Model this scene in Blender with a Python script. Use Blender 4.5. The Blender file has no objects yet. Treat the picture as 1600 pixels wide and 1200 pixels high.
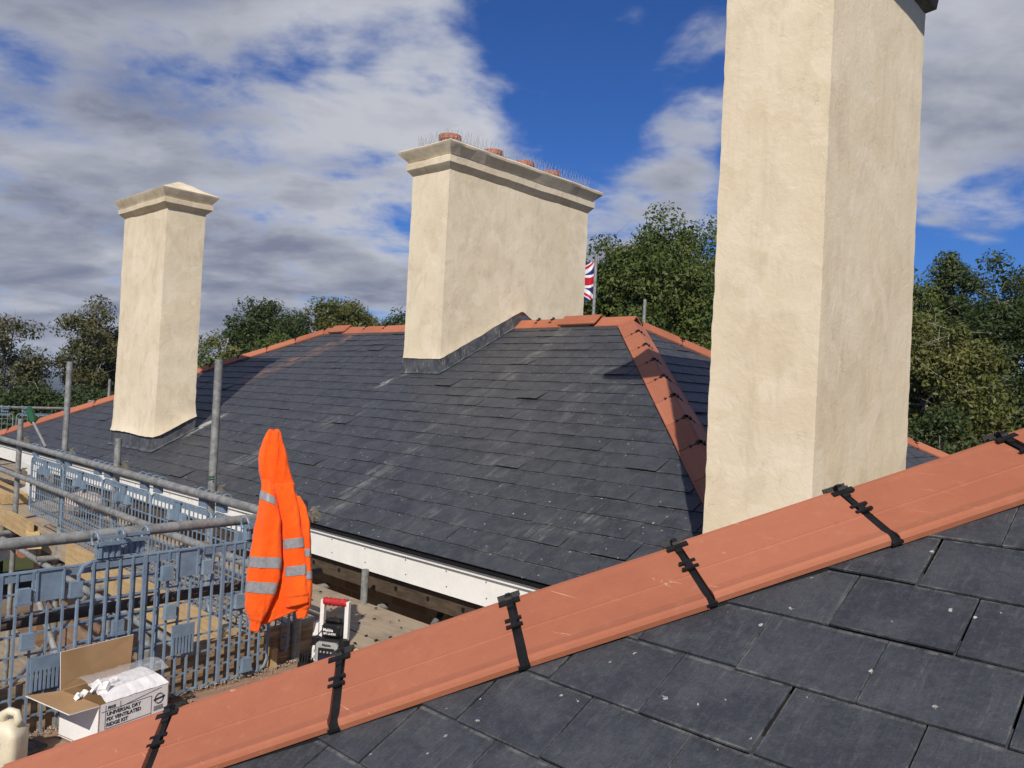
import bpy, math, random
import numpy as np
from mathutils import Vector, Matrix, noise as mnoise
R = math.radians
rng = random.Random(7)
SC = bpy.context.scene
COL = SC.collection

# ------------------------------------------------------------------ camera
# World axes follow the house: +X and +Y along its walls.  z = 0 is the photographer's eye height.
camd = bpy.data.cameras.new('camera'); cam = bpy.data.objects.new('camera', camd); COL.objects.link(cam)
RT = Vector((0.72391, 0.68801, 0.05085)); FW = Vector((-0.68940, 0.72420, 0.01589)); UP = Vector((-0.02589, -0.04655, 0.99858))
cam.matrix_world = Matrix((RT, UP, -FW)).transposed().to_4x4()
FPX = 1262.27
camd.sensor_width = 36; camd.lens = FPX/1600*36; camd.clip_start = 0.05; camd.clip_end = 12000
SC.camera = cam

# ------------------------------------------------------------------ sun, sky, exposure
SUN_EL = R(39); SUN_DIR = Vector((0.611*math.cos(SUN_EL), -0.791*math.cos(SUN_EL), math.sin(SUN_EL)))
sd = bpy.data.lights.new('sun', 'SUN'); sd.energy = 4.7; sd.angle = R(0.53); sd.color = (1.0, 0.93, 0.82)
so = bpy.data.objects.new('sun', sd); COL.objects.link(so)
so.rotation_euler = SUN_DIR.to_track_quat('Z', 'Y').to_euler(); so.location = SUN_DIR*60
SC.view_settings.view_transform = 'Standard'; SC.view_settings.look = 'None'
SC.view_settings.exposure = 0.0; SC.view_settings.gamma = 1.0; SC.view_settings.use_curve_mapping = False

class NT:
    """small helper for node trees"""
    def __init__(s, tree): s.t = tree; s.n = tree.nodes; s.l = tree.links
    def add(s, typ, **kw):
        n = s.n.new(typ)
        for k, v in kw.items():
            if k == 'ins':
                for kk, vv in v.items():
                    if isinstance(vv, bpy.types.NodeSocket): s.l.new(vv, n.inputs[kk])
                    else: n.inputs[kk].default_value = vv
            else: setattr(n, k, v)
        return n
    def math(s, op, a, b=0.0, c=0.0, clamp=False):
        n = s.n.new('ShaderNodeMath'); n.operation = op; n.use_clamp = clamp
        for i, v in enumerate((a, b, c)):
            if isinstance(v, bpy.types.NodeSocket): s.l.new(v, n.inputs[i])
            else: n.inputs[i].default_value = v
        return n.outputs[0]
    def rng(s, v, a, b, c=0.0, d=1.0, smooth=True):
        n = s.add('ShaderNodeMapRange', interpolation_type='SMOOTHSTEP' if smooth else 'LINEAR')
        s.l.new(v, n.inputs[0])
        for i, x in enumerate((a, b, c, d)): n.inputs[i+1].default_value = x
        return n.outputs[0]
    def mix(s, f, a, b, mode='MIX'):
        n = s.n.new('ShaderNodeMix'); n.data_type = 'RGBA'; n.blend_type = mode
        for i, v in ((0, f), (6, a), (7, b)):
            if isinstance(v, bpy.types.NodeSocket): s.l.new(v, n.inputs[i])
            elif i == 0: n.inputs[0].default_value = v
            else: n.inputs[i].default_value = (*v[:3], 1)
        return n.outputs[2]
    def noise(s, vec, scale, detail=4, rough=.55, dist=0.0, out=0):
        n = s.add('ShaderNodeTexNoise'); n.inputs['Scale'].default_value = scale; n.inputs['Detail'].default_value = detail
        n.inputs['Roughness'].default_value = rough; n.inputs['Distortion'].default_value = dist
        if vec is not None: s.l.new(vec, n.inputs['Vector'])
        return n.outputs[out]
    def mapping(s, vec, loc=(0,0,0), rot=(0,0,0), sc=(1,1,1)):
        n = s.add('ShaderNodeMapping'); s.l.new(vec, n.inputs[0])
        n.inputs[1].default_value = loc; n.inputs[2].default_value = rot; n.inputs[3].default_value = sc
        return n.outputs[0]

world = bpy.data.worlds.new('World'); SC.world = world; world.use_nodes = True
W = NT(world.node_tree); W.n.clear()
sky = W.add('ShaderNodeTexSky', sky_type='NISHITA', sun_disc=False, sun_elevation=SUN_EL, sun_rotation=math.atan2(0.611, -0.791), air_density=1.0, dust_density=0.3, ozone_density=3.0)
tc = W.add('ShaderNodeTexCoord').outputs['Generated']
sep = W.add('ShaderNodeSeparateXYZ'); W.l.new(tc, sep.inputs[0])
den = W.math('ADD', W.math('MAXIMUM', sep.outputs[2], 0.0), 0.24)
cx = W.math('DIVIDE', sep.outputs[0], den); cy = W.math('DIVIDE', sep.outputs[1], den)
cmb = W.add('ShaderNodeCombineXYZ'); W.l.new(cx, cmb.inputs[0]); W.l.new(cy, cmb.inputs[1])
P = cmb.outputs[0]
Q = W.mapping(P, rot=(0, 0, R(-43.6)))          # u across the view, v away from it
big = W.noise(W.mapping(Q, loc=(3.1, 1.7, 0), sc=(.75, 1, 1)), 1.1, 3, .5)
fine = W.noise(W.mapping(Q, loc=(2.4, 5.9, 0), sc=(.9, 1.0, 1)), 3.0, 10, .58, .22)
det = W.noise(W.mapping(Q, loc=(7.4, 2.2, 0), sc=(.9, 1.0, 1)), 10.0, 6, .6, .4)
cen = lambda v, k: W.math('MULTIPLY', W.math('SUBTRACT', v, .5), k)
cov = W.math('ADD', cen(big, 1.1), W.math('ADD', cen(fine, 3.4), cen(det, .7)))
def px_dir(x, y):   # a direction in the sky
    v = RT*((x-800)/FPX) + FW + UP*((600-y)/FPX); return v.normalized()
def blob(d, deg0, deg1):
    n = W.add('ShaderNodeVectorMath', operation='DOT_PRODUCT'); W.l.new(tc, n.inputs[0]); n.inputs[1].default_value = d
    return W.rng(n.outputs['Value'], math.cos(R(deg1)), math.cos(R(deg0)))
CLEAR = [((960, 20), 0, 15, .55), ((1060, 190), 0, 12, .55), ((880, 170), 0, 8, .35), ((1500, 370), 0, 9, .9), ((1700, 350), 0, 9, .6),
         ((600, 300), 0, 5, .35), ((10, 110), 0, 4, .5), ((450, 70), 0, 5, .30), ((1250, -250), 2, 22, .45), ((620, 95), 0, 4, .45), ((250, 70), 0, 4, .12)]
CLOUD = [((280, 420), 6, 28, .65), ((640, 20), 0, 5, .3), ((680, 170), 0, 6, .38), ((760, 260), 0, 5, .45), ((1100, 120), 0, 6, 1.0), ((1045, 230), 0, 6, .45), ((1540, 120), 2, 14, 1.0), ((1000, 320), 0, 7, .75), ((985, 45), 0, 2.2, .42), ((1560, 270), 0, 6, .6), ((860, 170), 0, 2, .3)]
bias = 0.16
for c, a, b, w in CLEAR: bias = W.math('SUBTRACT', bias, W.math('MULTIPLY', blob(px_dir(*c), a, b), w))
for c, a, b, w in CLOUD: bias = W.math('ADD', bias, W.math('MULTIPLY', blob(px_dir(*c), a, b), w))
cv = W.math('ADD', cov, bias)
dens = W.rng(cv, -.20, .80)
lit = W.noise(W.mapping(Q, loc=(1.4, 9.2, 0), sc=(.70, 1.1, 1)), 2.9, 9, .56, .25)
shade = W.math('ADD', W.math('MULTIPLY', W.rng(cv, .30, 1.2), .42), cen(lit, 1.9))
shade = W.math('ADD', shade, .26)
shade = W.math('SUBTRACT', shade, W.math('MULTIPLY', blob(px_dir(690, 180), 0, 15), .45), clamp=True)
shade = W.math('ADD', shade, W.math('MULTIPLY', blob(px_dir(330, 330), 2, 22), .18), clamp=True)
ccol = W.mix(shade, (.63, .645, .70), (.215, .24, .335))
skycol = W.mix(1.0, sky.outputs[0], (.25, .52, 1.02), 'MULTIPLY')
bs = W.add('ShaderNodeBackground'); W.l.new(skycol, bs.inputs[0]); bs.inputs[1].default_value = 0.085
bc = W.add('ShaderNodeBackground'); W.l.new(ccol, bc.inputs[0]); bc.inputs[1].default_value = .93
ms = W.add('ShaderNodeMixShader'); W.l.new(dens, ms.inputs[0]); W.l.new(bs.outputs[0], ms.inputs[1]); W.l.new(bc.outputs[0], ms.inputs[2])
wo = W.add('ShaderNodeOutputWorld'); W.l.new(ms.outputs[0], wo.inputs[0])

# ------------------------------------------------------------------ helpers
def mat(name, rough=.7, spec=.35, metallic=0.0):
    m = bpy.data.materials.new(name); m.use_nodes = True; t = NT(m.node_tree); b = t.n['Principled BSDF']
    b.inputs['Roughness'].default_value = rough; b.inputs['Specular IOR Level'].default_value = spec; b.inputs['Metallic'].default_value = metallic
    return m, t, b
def setc(t, b, c):
    if isinstance(c, bpy.types.NodeSocket): t.l.new(c, b.inputs['Base Color'])
    else: b.inputs['Base Color'].default_value = (*c, 1)
def bump(t, b, h, strength=.4, dist=.01):
    n = t.add('ShaderNodeBump'); n.inputs['Strength'].default_value = strength; n.inputs['Distance'].default_value = dist
    t.l.new(h, n.inputs['Height']); t.l.new(n.outputs[0], b.inputs['Normal'])
def pos(t): return t.add('ShaderNodeNewGeometry').outputs['Position']
def simple(name, c, rough=.6, var=.12, scale=14, bmp=.15, metallic=0.0, dist=.004, spec=.35):
    m, t, b = mat(name, rough, spec, metallic); p = pos(t)
    n1 = t.noise(p, scale, 5, .6); n2 = t.noise(p, scale*7, 3, .6)
    f = t.math('ADD', t.math('MULTIPLY', n1, .7), t.math('MULTIPLY', n2, .3))
    f = t.rng(f, .3, .7)
    setc(t, b, t.mix(f, tuple(x*(1-var) for x in c), tuple(min(1, x*(1+var)) for x in c)))
    if bmp: bump(t, b, n2, bmp, dist)
    return m

ORG = {}   # world origin of every object built here
def origin(o):
    return ORG.get(o.name, Vector((0, 0, 0))) if o else Vector((0, 0, 0))
def build(name, verts, faces, material, parent=None, uv=None, smooth=False, loc=None, fmat=None, mats=None):
    """verts in world coordinates; the object sits at loc (world) below its parent"""
    org = Vector(loc) if loc is not None else (origin(parent) if parent else Vector((0, 0, 0)))
    me = bpy.data.meshes.new(name)
    me.from_pydata([(v[0]-org[0], v[1]-org[1], v[2]-org[2]) for v in verts], [], faces)
    for mm in (mats or [material]): me.materials.append(mm)
    if fmat is not None: me.polygons.foreach_set('material_index', fmat)
    if smooth: me.polygons.foreach_set('use_smooth', [True]*len(me.polygons))
    if uv is not None:
        l = me.uv_layers.new(name='UVMap'); l.data.foreach_set('uv', [c for f in faces for i in f for c in uv[i]])
    me.update()
    o = bpy.data.objects.new(name, me); COL.objects.link(o)
    if parent: o.parent = parent
    o.location = org - origin(parent); ORG[o.name] = org
    return o
def empty(name, loc, label, cat, group=None):
    o = bpy.data.objects.new(name, None); COL.objects.link(o); o.location = loc; o.empty_display_size = .2
    ORG[o.name] = Vector(loc); tag(o, label, cat, group); return o
def tag(o, label=None, cat=None, group=None, kind=None):
    if label: o['label'] = label
    if cat: o['category'] = cat
    if group: o['group'] = group
    if kind: o['kind'] = kind
    return o
class MB:
    def __init__(s): s.v = []; s.f = []
    def add(s, v, f):
        k = len(s.v); s.v += [tuple(x) for x in v]; s.f += [tuple(i+k for i in q) for q in f]
    def frame_box(s, c, ax, ay, az):
        """box centred at c with half-vectors ax, ay, az"""
        c, ax, ay, az = map(Vector, (c, ax, ay, az))
        vs = [c+ax*i+ay*j+az*k for k in (-1, 1) for j in (-1, 1) for i in (-1, 1)]
        s.add(vs, [(0, 2, 3, 1), (4, 5, 7, 6), (0, 1, 5, 4), (2, 6, 7, 3), (0, 4, 6, 2), (1, 3, 7, 5)])
    def box(s, x0, x1, y0, y1, z0, z1):
        s.frame_box(((x0+x1)/2, (y0+y1)/2, (z0+z1)/2), ((x1-x0)/2, 0, 0), (0, (y1-y0)/2, 0), (0, 0, (z1-z0)/2))
    def tube(s, a, b, r, r2=None, n=10, cap=True):
        s.path([a, b], [r, r if r2 is None else r2], n, cap)
    def path(s, pts, rad, n=8, cap=True):
        pts = [Vector(p) for p in pts]
        if not hasattr(rad, '__len__'): rad = [rad]*len(pts)
        k = len(s.v); up = None
        for i, p in enumerate(pts):
            d = (pts[min(i+1, len(pts)-1)]-pts[max(i-1, 0)]).normalized()
            if up is None: up = d.orthogonal().normalized()
            up = (up-d*up.dot(d)); up = up.normalized() if up.length > 1e-6 else d.orthogonal().normalized()
            w = d.cross(up)
            for j in range(n):
                a = 2*math.pi*j/n; s.v.append(tuple(p+(up*math.cos(a)+w*math.sin(a))*rad[i]))
        for i in range(len(pts)-1):
            for j in range(n):
                a = k+i*n+j; b = k+i*n+(j+1) % n; s.f.append((a, b, b+n, a+n))
        if cap:
            s.f.append(tuple(k+j for j in range(n))[::-1]); s.f.append(tuple(k+(len(pts)-1)*n+j for j in range(n)))
    def loft(s, rings, cap=True, closed=True):
        n = len(rings[0]); k = len(s.v)
        for r_ in rings: s.v += [tuple(p) for p in r_]
        for i in range(len(rings)-1):
            for j in range(n if closed else n-1):
                a = k+i*n+j; b = k+i*n+(j+1) % n; s.f.append((a, b, b+n, a+n))
        if cap:
            s.f.append(tuple(k+j for j in range(n))[::-1]); s.f.append(tuple(k+(len(rings)-1)*n+j for j in range(n)))
    def build(s, name, m, parent=None, **kw): return build(name, s.v, s.f, m, parent, **kw)

def text(body, size, mw, m, parent, bold=.0, name='lettering', shear=0):
    cu = bpy.data.curves.new('t', 'FONT'); cu.body = body; cu.size = size; cu.offset = bold; cu.extrude = .0004; cu.shear = shear; cu.resolution_u = 3
    o = bpy.data.objects.new('t', cu); COL.objects.link(o)
    dg = bpy.context.evaluated_depsgraph_get(); me = bpy.data.meshes.new_from_object(o.evaluated_get(dg))
    bpy.data.objects.remove(o); vs = [mw @ v.co for v in me.vertices]; fs = [tuple(p.vertices) for p in me.polygons]
    bpy.data.meshes.remove(me)
    return build(name, vs, fs, m, parent)

# ------------------------------------------------------------------ materials
def slate_material(name, sdir):
    """sdir: 0 = courses along X (strain runs up +Y), 1 = courses along Y"""
    m, t, b = mat(name, .52, .45); p = pos(t)
    rp = t.add('ShaderNodeNewGeometry').outputs['Random Per Island']; oi = t.add('ShaderNodeObjectInfo').outputs['Random']
    r1 = t.math('FRACT', t.math('ADD', t.math('MULTIPLY', rp, 7.31), t.math('MULTIPLY', oi, 3.77)))
    stretch = (1, .13, .13) if sdir == 0 else (.13, 1, .13)
    off = t.add('ShaderNodeCombineXYZ'); t.l.new(t.math('MULTIPLY', r1, 30), off.inputs[0]); t.l.new(t.math('MULTIPLY', r1, 17), off.inputs[2])
    ad = t.add('ShaderNodeVectorMath', operation='ADD'); t.l.new(p, ad.inputs[0]); t.l.new(off.outputs[0], ad.inputs[1])
    q = ad.outputs[0]
    sk = R(10) if sdir == 0 else 0
    streak = t.noise(t.mapping(q, rot=(0, 0, sk), sc=stretch), 75, 5, .7, .3)
    streak2 = t.noise(t.mapping(q, rot=(0, 0, sk*2.2), sc=stretch), 22, 6, .72, .5)
    blot = t.noise(q, 9, 5, .6); grit = t.noise(q, 160, 3, .6)
    base = t.mix(r1, (.028, .0305, .038), (.042, .0455, .054))
    base = t.mix(t.rng(blot, .40, .68), base, (.054, .058, .066))
    mott = t.noise(q, 62, 6, .75, .4); base = t.mix(t.math('MULTIPLY', t.rng(mott, .46, .70), .55), base, (.074, .079, .090))
    base = t.mix(t.math('MULTIPLY', t.rng(mott, .46, .30), .5), base, (.021, .021, .024))
    curl = t.noise(q, 17, 4, .6, 2.5); cl = t.math('ABSOLUTE', t.math('SUBTRACT', curl, .52)); base = t.mix(t.math('MULTIPLY', t.math('MULTIPLY', t.rng(cl, .007, .0), t.rng(blot, .48, .6)), .45), base, (.15, .15, .15))
    base = t.mix(t.math('MULTIPLY', t.rng(streak, .57, .74), .35), base, (.135, .137, .135))
    base = t.mix(t.math('MULTIPLY', t.rng(streak2, .60, .74), .42), base, (.155, .155, .150))
    # chalky wear along edges (uv: 0..1 over one slate, v = 0 at the tail)
    uv = t.add('ShaderNodeUVMap', uv_map='UVMap').outputs[0]; su = t.add('ShaderNodeSeparateXYZ'); t.l.new(uv, su.inputs[0])
    eu = t.math('MINIMUM', su.outputs[0], t.math('SUBTRACT', 1, su.outputs[0])); ev = su.outputs[1]
    edge = t.math('MAXIMUM', t.rng(eu, .014, .0), t.rng(ev, .020, .0))
    edge = t.math('MULTIPLY', edge, t.math('MULTIPLY', t.rng(blot, .38, .65), t.rng(t.noise(q, 45, 5, .7), .35, .62)))
    under = t.math('MULTIPLY', t.math('MULTIPLY', t.rng(t.math('ABSOLUTE', t.math('SUBTRACT', ev, .775)), .030, .0), t.rng(t.noise(q, 30, 5, .7), .40, .66)), .6)
    base = t.mix(t.math('MULTIPLY', edge, .62), base, (.21, .21, .195))
    base = t.mix(under, base, (.19, .19, .18))
    # white drips and specks
    vo = t.add('ShaderNodeTexVoronoi', feature='DISTANCE_TO_EDGE' if False else 'F1'); vd = t.add('ShaderNodeVectorMath', operation='MULTIPLY_ADD'); t.l.new(t.noise(p, 70, 3, .6, out=1), vd.inputs[0]); vd.inputs[1].default_value = (.022, .022, .022); t.l.new(p, vd.inputs[2]); t.l.new(vd.outputs[0], vo.inputs['Vector']); vo.inputs['Scale'].default_value = 24
    vs = t.add('ShaderNodeSeparateXYZ'); t.l.new(vo.outputs['Color'], vs.inputs[0])
    size = t.math('MULTIPLY', t.math('POWER', t.rng(vs.outputs[0], .25, 1.0), 2.2), .155)
    spot = t.rng(t.math('SUBTRACT', size, vo.outputs['Distance']), .0, .012)
    base = t.mix(t.math('MULTIPLY', spot, t.rng(mott, .40, .55, .35, .95)), base, (.46, .45, .41))
    # mortar and terracotta dust trails on the long slope
    if sdir == 0:
        sp = t.add('ShaderNodeSeparateXYZ'); t.l.new(p, sp.inputs[0]); X, Y = sp.outputs[0], sp.outputs[1]
        patch = t.noise(p, 5, 6, .7)
        wob = t.math('MULTIPLY', t.math('SUBTRACT', t.noise(p, 2.2, 2), .5), .5)
        def trail(x0, y0, x1, y1, wd, a, col, basecol, lo=.5, hi=.66):
            # band around the line (x0,y0)-(x1,y1) in plan, 0 beyond its ends
            sl = (x1-x0)/(y1-y0)
            xc = t.math('ADD', t.math('MULTIPLY', t.math('SUBTRACT', Y, y0), sl), x0)
            dd = t.math('ABSOLUTE', t.math('ADD', t.math('SUBTRACT', X, xc), t.math('MULTIPLY', wob, min(1, wd*3))))
            band = t.math('MULTIPLY', t.rng(dd, wd, wd*.15), t.math('MULTIPLY', t.rng(Y, min(y0, y1)-.1, min(y0, y1)+.15), t.rng(Y, max(y0, y1)+.1, max(y0, y1)-.15)))
            k = t.math('MULTIPLY', t.math('MULTIPLY', band, t.rng(t.math('ADD', t.math('MULTIPLY', streak2, .5), t.math('MULTIPLY', patch, .5)), lo, hi)), a)
            return t.mix(k, basecol, col)
        base = trail(-5.20, 3.42, -5.72, 6.9, .20, .42, (.30, .30, .27), base, .46, .64)
        base = trail(-7.10, 5.72, -7.20, 5.42, .07, .85, (.42, .42, .39), base, .45, .58)
        base = trail(-7.4, 3.7, -6.9, 5.0, .5, .5, (.30, .30, .28), base)
        base = trail(-9.06, 4.15, -9.10, 4.62, .11, .9, (.5, .5, .46), base, .42, .55)
        base = trail(-10.15, 5.35, -9.6, 6.95, .30, .75, (.27, .135, .095), base, .44, .58)
        base = trail(-4.3, 3.5, -4.4, 6.2, .5, .4, (.22, .22, .20), base)
        base = trail(-3.45, 3.5, -3.0, 4.2, .35, .6, (.26, .26, .23), base)
    setc(t, b, base)
    t.l.new(t.rng(streak, .3, .7, .42, .62), b.inputs['Roughness'])
    h = t.math('ADD', t.math('MULTIPLY', streak, .6), t.math('ADD', t.math('MULTIPLY', blot, .8), t.math('MULTIPLY', grit, .5)))
    bump(t, b, h, .7, .0045)
    return m
M_slateS = slate_material('slate_long_slope', 0); M_slateE = slate_material('slate_end_slope', 1)

def terracotta():
    m, t, b = mat('terracotta', .58, .3); p = pos(t)
    oi = t.add('ShaderNodeObjectInfo').outputs['Random']
    n1 = t.noise(p, 5, 4, .6); n2 = t.noise(p, 26, 6, .65); n3 = t.noise(p, 130, 3, .6)
    c = t.mix(oi, (.31, .102, .054), (.43, .155, .086))
    c = t.mix(t.math('MULTIPLY', t.rng(n1, .35, .7), .5), c, (.40, .138, .072))
    c = t.mix(t.math('MULTIPLY', t.rng(n2, .52, .74), .25), c, (.47, .215, .13))
    c = t.mix(t.math('MULTIPLY', t.rng(n2, .46, .28), .25), c, (.27, .085, .055))
    sc = t.noise(t.mapping(p, rot=(0, 0, R(45)), sc=(.10, 1, 1)), 46, 6, .75, .6)
    c = t.mix(t.math('MULTIPLY', t.math('MULTIPLY', t.rng(sc, .63, .69), t.rng(n1, .42, .58)), .85), c, (.64, .40, .29))
    setc(t, b, c); bump(t, b, t.math('ADD', n3, t.math('MULTIPLY', n2, .6)), .22, .002)
    return m
M_tile = terracotta()

def stucco(name, a, c2, dark):
    m, t, b = mat(name, .85, .2); p = pos(t)
    n1 = t.noise(p, 1.7, 6, .62, .35); n2 = t.noise(t.mapping(p, sc=(1, 1, .6)), 5.5, 6, .62, .8); n3 = t.noise(p, 42, 5, .7); n4 = t.noise(p, 12, 4, .6, .9)
    vo = t.noise(t.mapping(p, loc=(4, 4, 4)), 2.6, 4, .5, 1.4)
    c = t.mix(t.rng(n1, .34, .66), a, c2)
    c = t.mix(t.math('MULTIPLY', t.rng(n2, .48, .68), .42), c, dark)
    c = t.mix(t.math('MULTIPLY', t.rng(vo, .54, .62), .42), c, (min(1, a[0]*1.08), a[1]*1.08, a[2]*1.14))
    c = t.mix(t.math('MULTIPLY', t.rng(n3, .60, .78), .35), c, dark)
    rain = t.noise(t.mapping(p, sc=(1, 1, .07)), 11, 5, .65); c = t.mix(t.math('MULTIPLY', t.rng(rain, .54, .70), .28), c, dark)
    ck = t.add('ShaderNodeTexVoronoi', feature='DISTANCE_TO_EDGE'); t.l.new(t.mapping(t.add('ShaderNodeVectorMath', operation='ADD', ins={0: p, 1: t.noise(p, 3, 4, .6, out=1)}).outputs[0], sc=(1, 1, .8)), ck.inputs['Vector']); ck.inputs['Scale'].default_value = 1.7
    c = t.mix(t.math('MULTIPLY', t.math('MULTIPLY', t.rng(ck.outputs['Distance'], .006, .0), t.rng(n1, .47, .58)), .5), c, tuple(x*.6 for x in dark))
    # thin trowel lines
    tr = t.math('ABSOLUTE', t.math('SUBTRACT', n4, .5)); c = t.mix(t.math('MULTIPLY', t.math('MULTIPLY', t.rng(tr, .014, .0), t.rng(n2, .45, .6)), .35), c, dark)
    setc(t, b, c)
    h = t.math('ADD', t.math('MULTIPLY', n3, .45), t.math('ADD', t.math('MULTIPLY', n4, .9), t.math('MULTIPLY', n2, .9)))
    bump(t, b, h, .34, .010)
    return m
M_stucco = stucco('cream_lime_render', (.725, .63, .47), (.66, .56, .405), (.52, .435, .305))
M_stuccoR = stucco('fresh_lime_render', (.735, .635, .47), (.685, .57, .40), (.55, .455, .32))
M_cap = stucco('weathered_cap_render', (.74, .64, .47), (.64, .54, .39), (.42, .35, .25))
M_capdark = simple('weathered_stone', (.17, .145, .11), .9, .5, 9, .6, dist=.02)
def lead():
    m, t, b = mat('lead', .5, .5, .25); p = pos(t); n = t.noise(p, 7, 6, .7, .3); n2 = t.noise(t.mapping(p, sc=(1, 1, .25)), 30, 5, .7)
    c = t.mix(t.rng(n, .35, .65), (.055, .06, .068), (.13, .135, .145)); c = t.mix(t.math('MULTIPLY', t.rng(n2, .56, .68), .7), c, (.36, .36, .35))
    setc(t, b, c); bump(t, b, n, .3, .01); return m
M_lead = lead()
def galv():
    m, t, b = mat('galvanised_steel', .5, .5, .2); p = pos(t); n = t.noise(p, 16, 6, .7, .3); n2 = t.noise(p, 60, 4, .7)
    c = t.mix(t.rng(n, .35, .65), (.17, .17, .162), (.31, .315, .305)); c = t.mix(t.math('MULTIPLY', t.rng(n2, .62, .72), .8), c, (.42, .42, .40))
    c = t.mix(t.math('MULTIPLY', t.rng(n, .62, .74), .5), c, (.16, .10, .06))
    setc(t, b, c); bump(t, b, n2, .15, .002); return m
M_galv = galv()
M_rust = simple('rusty_tube', (.10, .075, .062), .6, .35, 14, .3, metallic=.2)
M_clamp = simple('clamp_steel', (.24, .22, .18), .55, .35, 40, .3, metallic=.4)
M_black = simple('black_plastic', (.011, .011, .012), .55, .35, 30, .15, spec=.25)
M_dark = simple('roof_felt', (.012, .012, .014), .9, .3, 9, .1)
M_white = simple('white_upvc', (.80, .79, .75), .38, .06, 6, .03)
M_guard = simple('blue_grey_plastic', (.165, .225, .30), .42, .18, 18, .14)
M_guard2 = simple('pale_blue_plastic', (.20, .27, .34), .45, .2, 18, .14)
def wood(name, a, c2, ax=(1, .06, 1), rough=.75, dirt=.3, dcol=(.10, .085, .07)):
    m, t, b = mat(name, rough, .2); p = pos(t)
    oi = t.add('ShaderNodeObjectInfo').outputs['Random']
    off = t.add('ShaderNodeCombineXYZ'); t.l.new(t.math('MULTIPLY', oi, 20), off.inputs[2])
    ad = t.add('ShaderNodeVectorMath', operation='ADD'); t.l.new(p, ad.inputs[0]); t.l.new(off.outputs[0], ad.inputs[1])
    g = t.noise(t.mapping(ad.outputs[0], sc=ax), 38, 6, .65, .6); d = t.noise(ad.outputs[0], 4, 7, .7); d2 = t.noise(ad.outputs[0], 24, 6, .75)
    c = t.mix(t.rng(g, .34, .66), a, c2); c = t.mix(t.math('MULTIPLY', t.rng(d, .46, .66), dirt), c, dcol)
    c = t.mix(t.math('MULTIPLY', t.rng(d2, .60, .68), dirt*1.6, clamp=True), c, dcol)
    setc(t, b, c); bump(t, b, g, .4, .004); return m
M_boardX = wood('weathered_board_along_x', (.37, .30, .22), (.30, .235, .165), (.06, 1, 1), dirt=.4)
M_boardY = wood('dusty_board_along_y', (.33, .22, .155), (.25, .16, .11), (1, .06, 1), dirt=.4, dcol=(.20, .12, .085))
M_toeX = wood('toe_board_timber', (.50, .36, .19), (.40, .27, .13), (.06, 1, 1), dirt=.22)
M_toeY = wood('toe_board_timber_dusty', (.46, .33, .20), (.22, .145, .085), (1, .05, .8), dirt=.35)
M_fresh = wood('fresh_timber', (.62, .46, .22), (.52, .37, .16), (.06, 1, 1), dirt=.1)
M_ply = wood('ceiling_ply', (.10, .072, .048), (.06, .043, .030), (.2, 1, 1), dirt=.5, dcol=(.03, .025, .02))  # colour set dark for the shade under the fascia

# ------------------------------------------------------------------ ground, hills
M_grass, gt_, gb = mat('meadow', .9, .1)
gp = pos(gt_); setc(gt_, gb, gt_.mix(gt_.rng(gt_.noise(gp, .12, 6, .65), .35, .65), (.035, .05, .016), (.075, .08, .03)))
GZ = -8.0
ringv = []; ringf = []
radii = [0, 15, 40, 90, 200, 500, 1200, 2400, 4200]
ringv.append((0, 0, GZ))
for r_ in radii[1:]:
    for j in range(48):
        a = 2*math.pi*j/48; ringv.append((r_*math.cos(a), r_*math.sin(a), GZ - (0 if r_ < 60 else min(60, (r_-60)*.06))))
for j in range(48): ringf.append((0, 1+j, 1+(j+1) % 48))
for i in range(len(radii)-2):
    for j in range(48):
        a = 1+i*48+j; b = 1+i*48+(j+1) % 48; ringf.append((a, a+48, b+48, b))
tag(build('ground', ringv, ringf, M_grass, smooth=True), kind='structure')
# distant wooded hills on the left horizon
M_hill, ht, hb = mat('far_woodland', .95, .05)
hp = pos(ht); hn = ht.noise(hp, .012, 7, .7); hn2 = ht.noise(hp, .0035, 4, .6)
setc(ht, hb, ht.mix(ht.rng(hn2, .52, .6), ht.mix(ht.rng(hn, .4, .62), (.014, .022, .014), (.035, .045, .022)), (.14, .13, .07)))
hv = []; hf = []
na, nr = 90, 14
for i in range(nr):
    rr = 1500+i*150
    for j in range(na):
        a = R(110+80*j/(na-1)); t_ = i/(nr-1)
        prof = math.sin(math.pi*min(1, t_*1.25)/2)
        h = 82*prof*(.80+.35*mnoise.noise((a*3.1, rr*.0012, 3)))+9*mnoise.noise((a*22, rr*.006, 1))
        hv.append((rr*math.cos(a), rr*math.sin(a), -66+h))
for i in range(nr-1):
    for j in range(na-1):
        a = i*na+j; hf.append((a, a+1, a+na+1, a+na))
tag(build('hills', hv, hf, M_hill, smooth=True), kind='structure')

# ------------------------------------------------------------------ the house: roof planes
EAV_Y, EAV_Z = 3.42, -1.03
RY, RZ, RXE, RXW = 6.988, .857, -4.995, -10.543
TP1 = (RZ-EAV_Z)/(RY-EAV_Y)
def roofS(y): return EAV_Z + TP1*(y-EAV_Y)
def roof_main(x, y):
    return min(roofS(y), RZ-TP1*(x-RXE), RZ+TP1*(x-RXW), RZ-TP1*(y-RY))
TPN = .5361; HX, HY, HZ = -2.0116, .9221, -.8367-.035
def roof_wing(x, y): return min(HZ+TPN*(y-HY), HZ+TPN*(x-HX))

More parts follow.
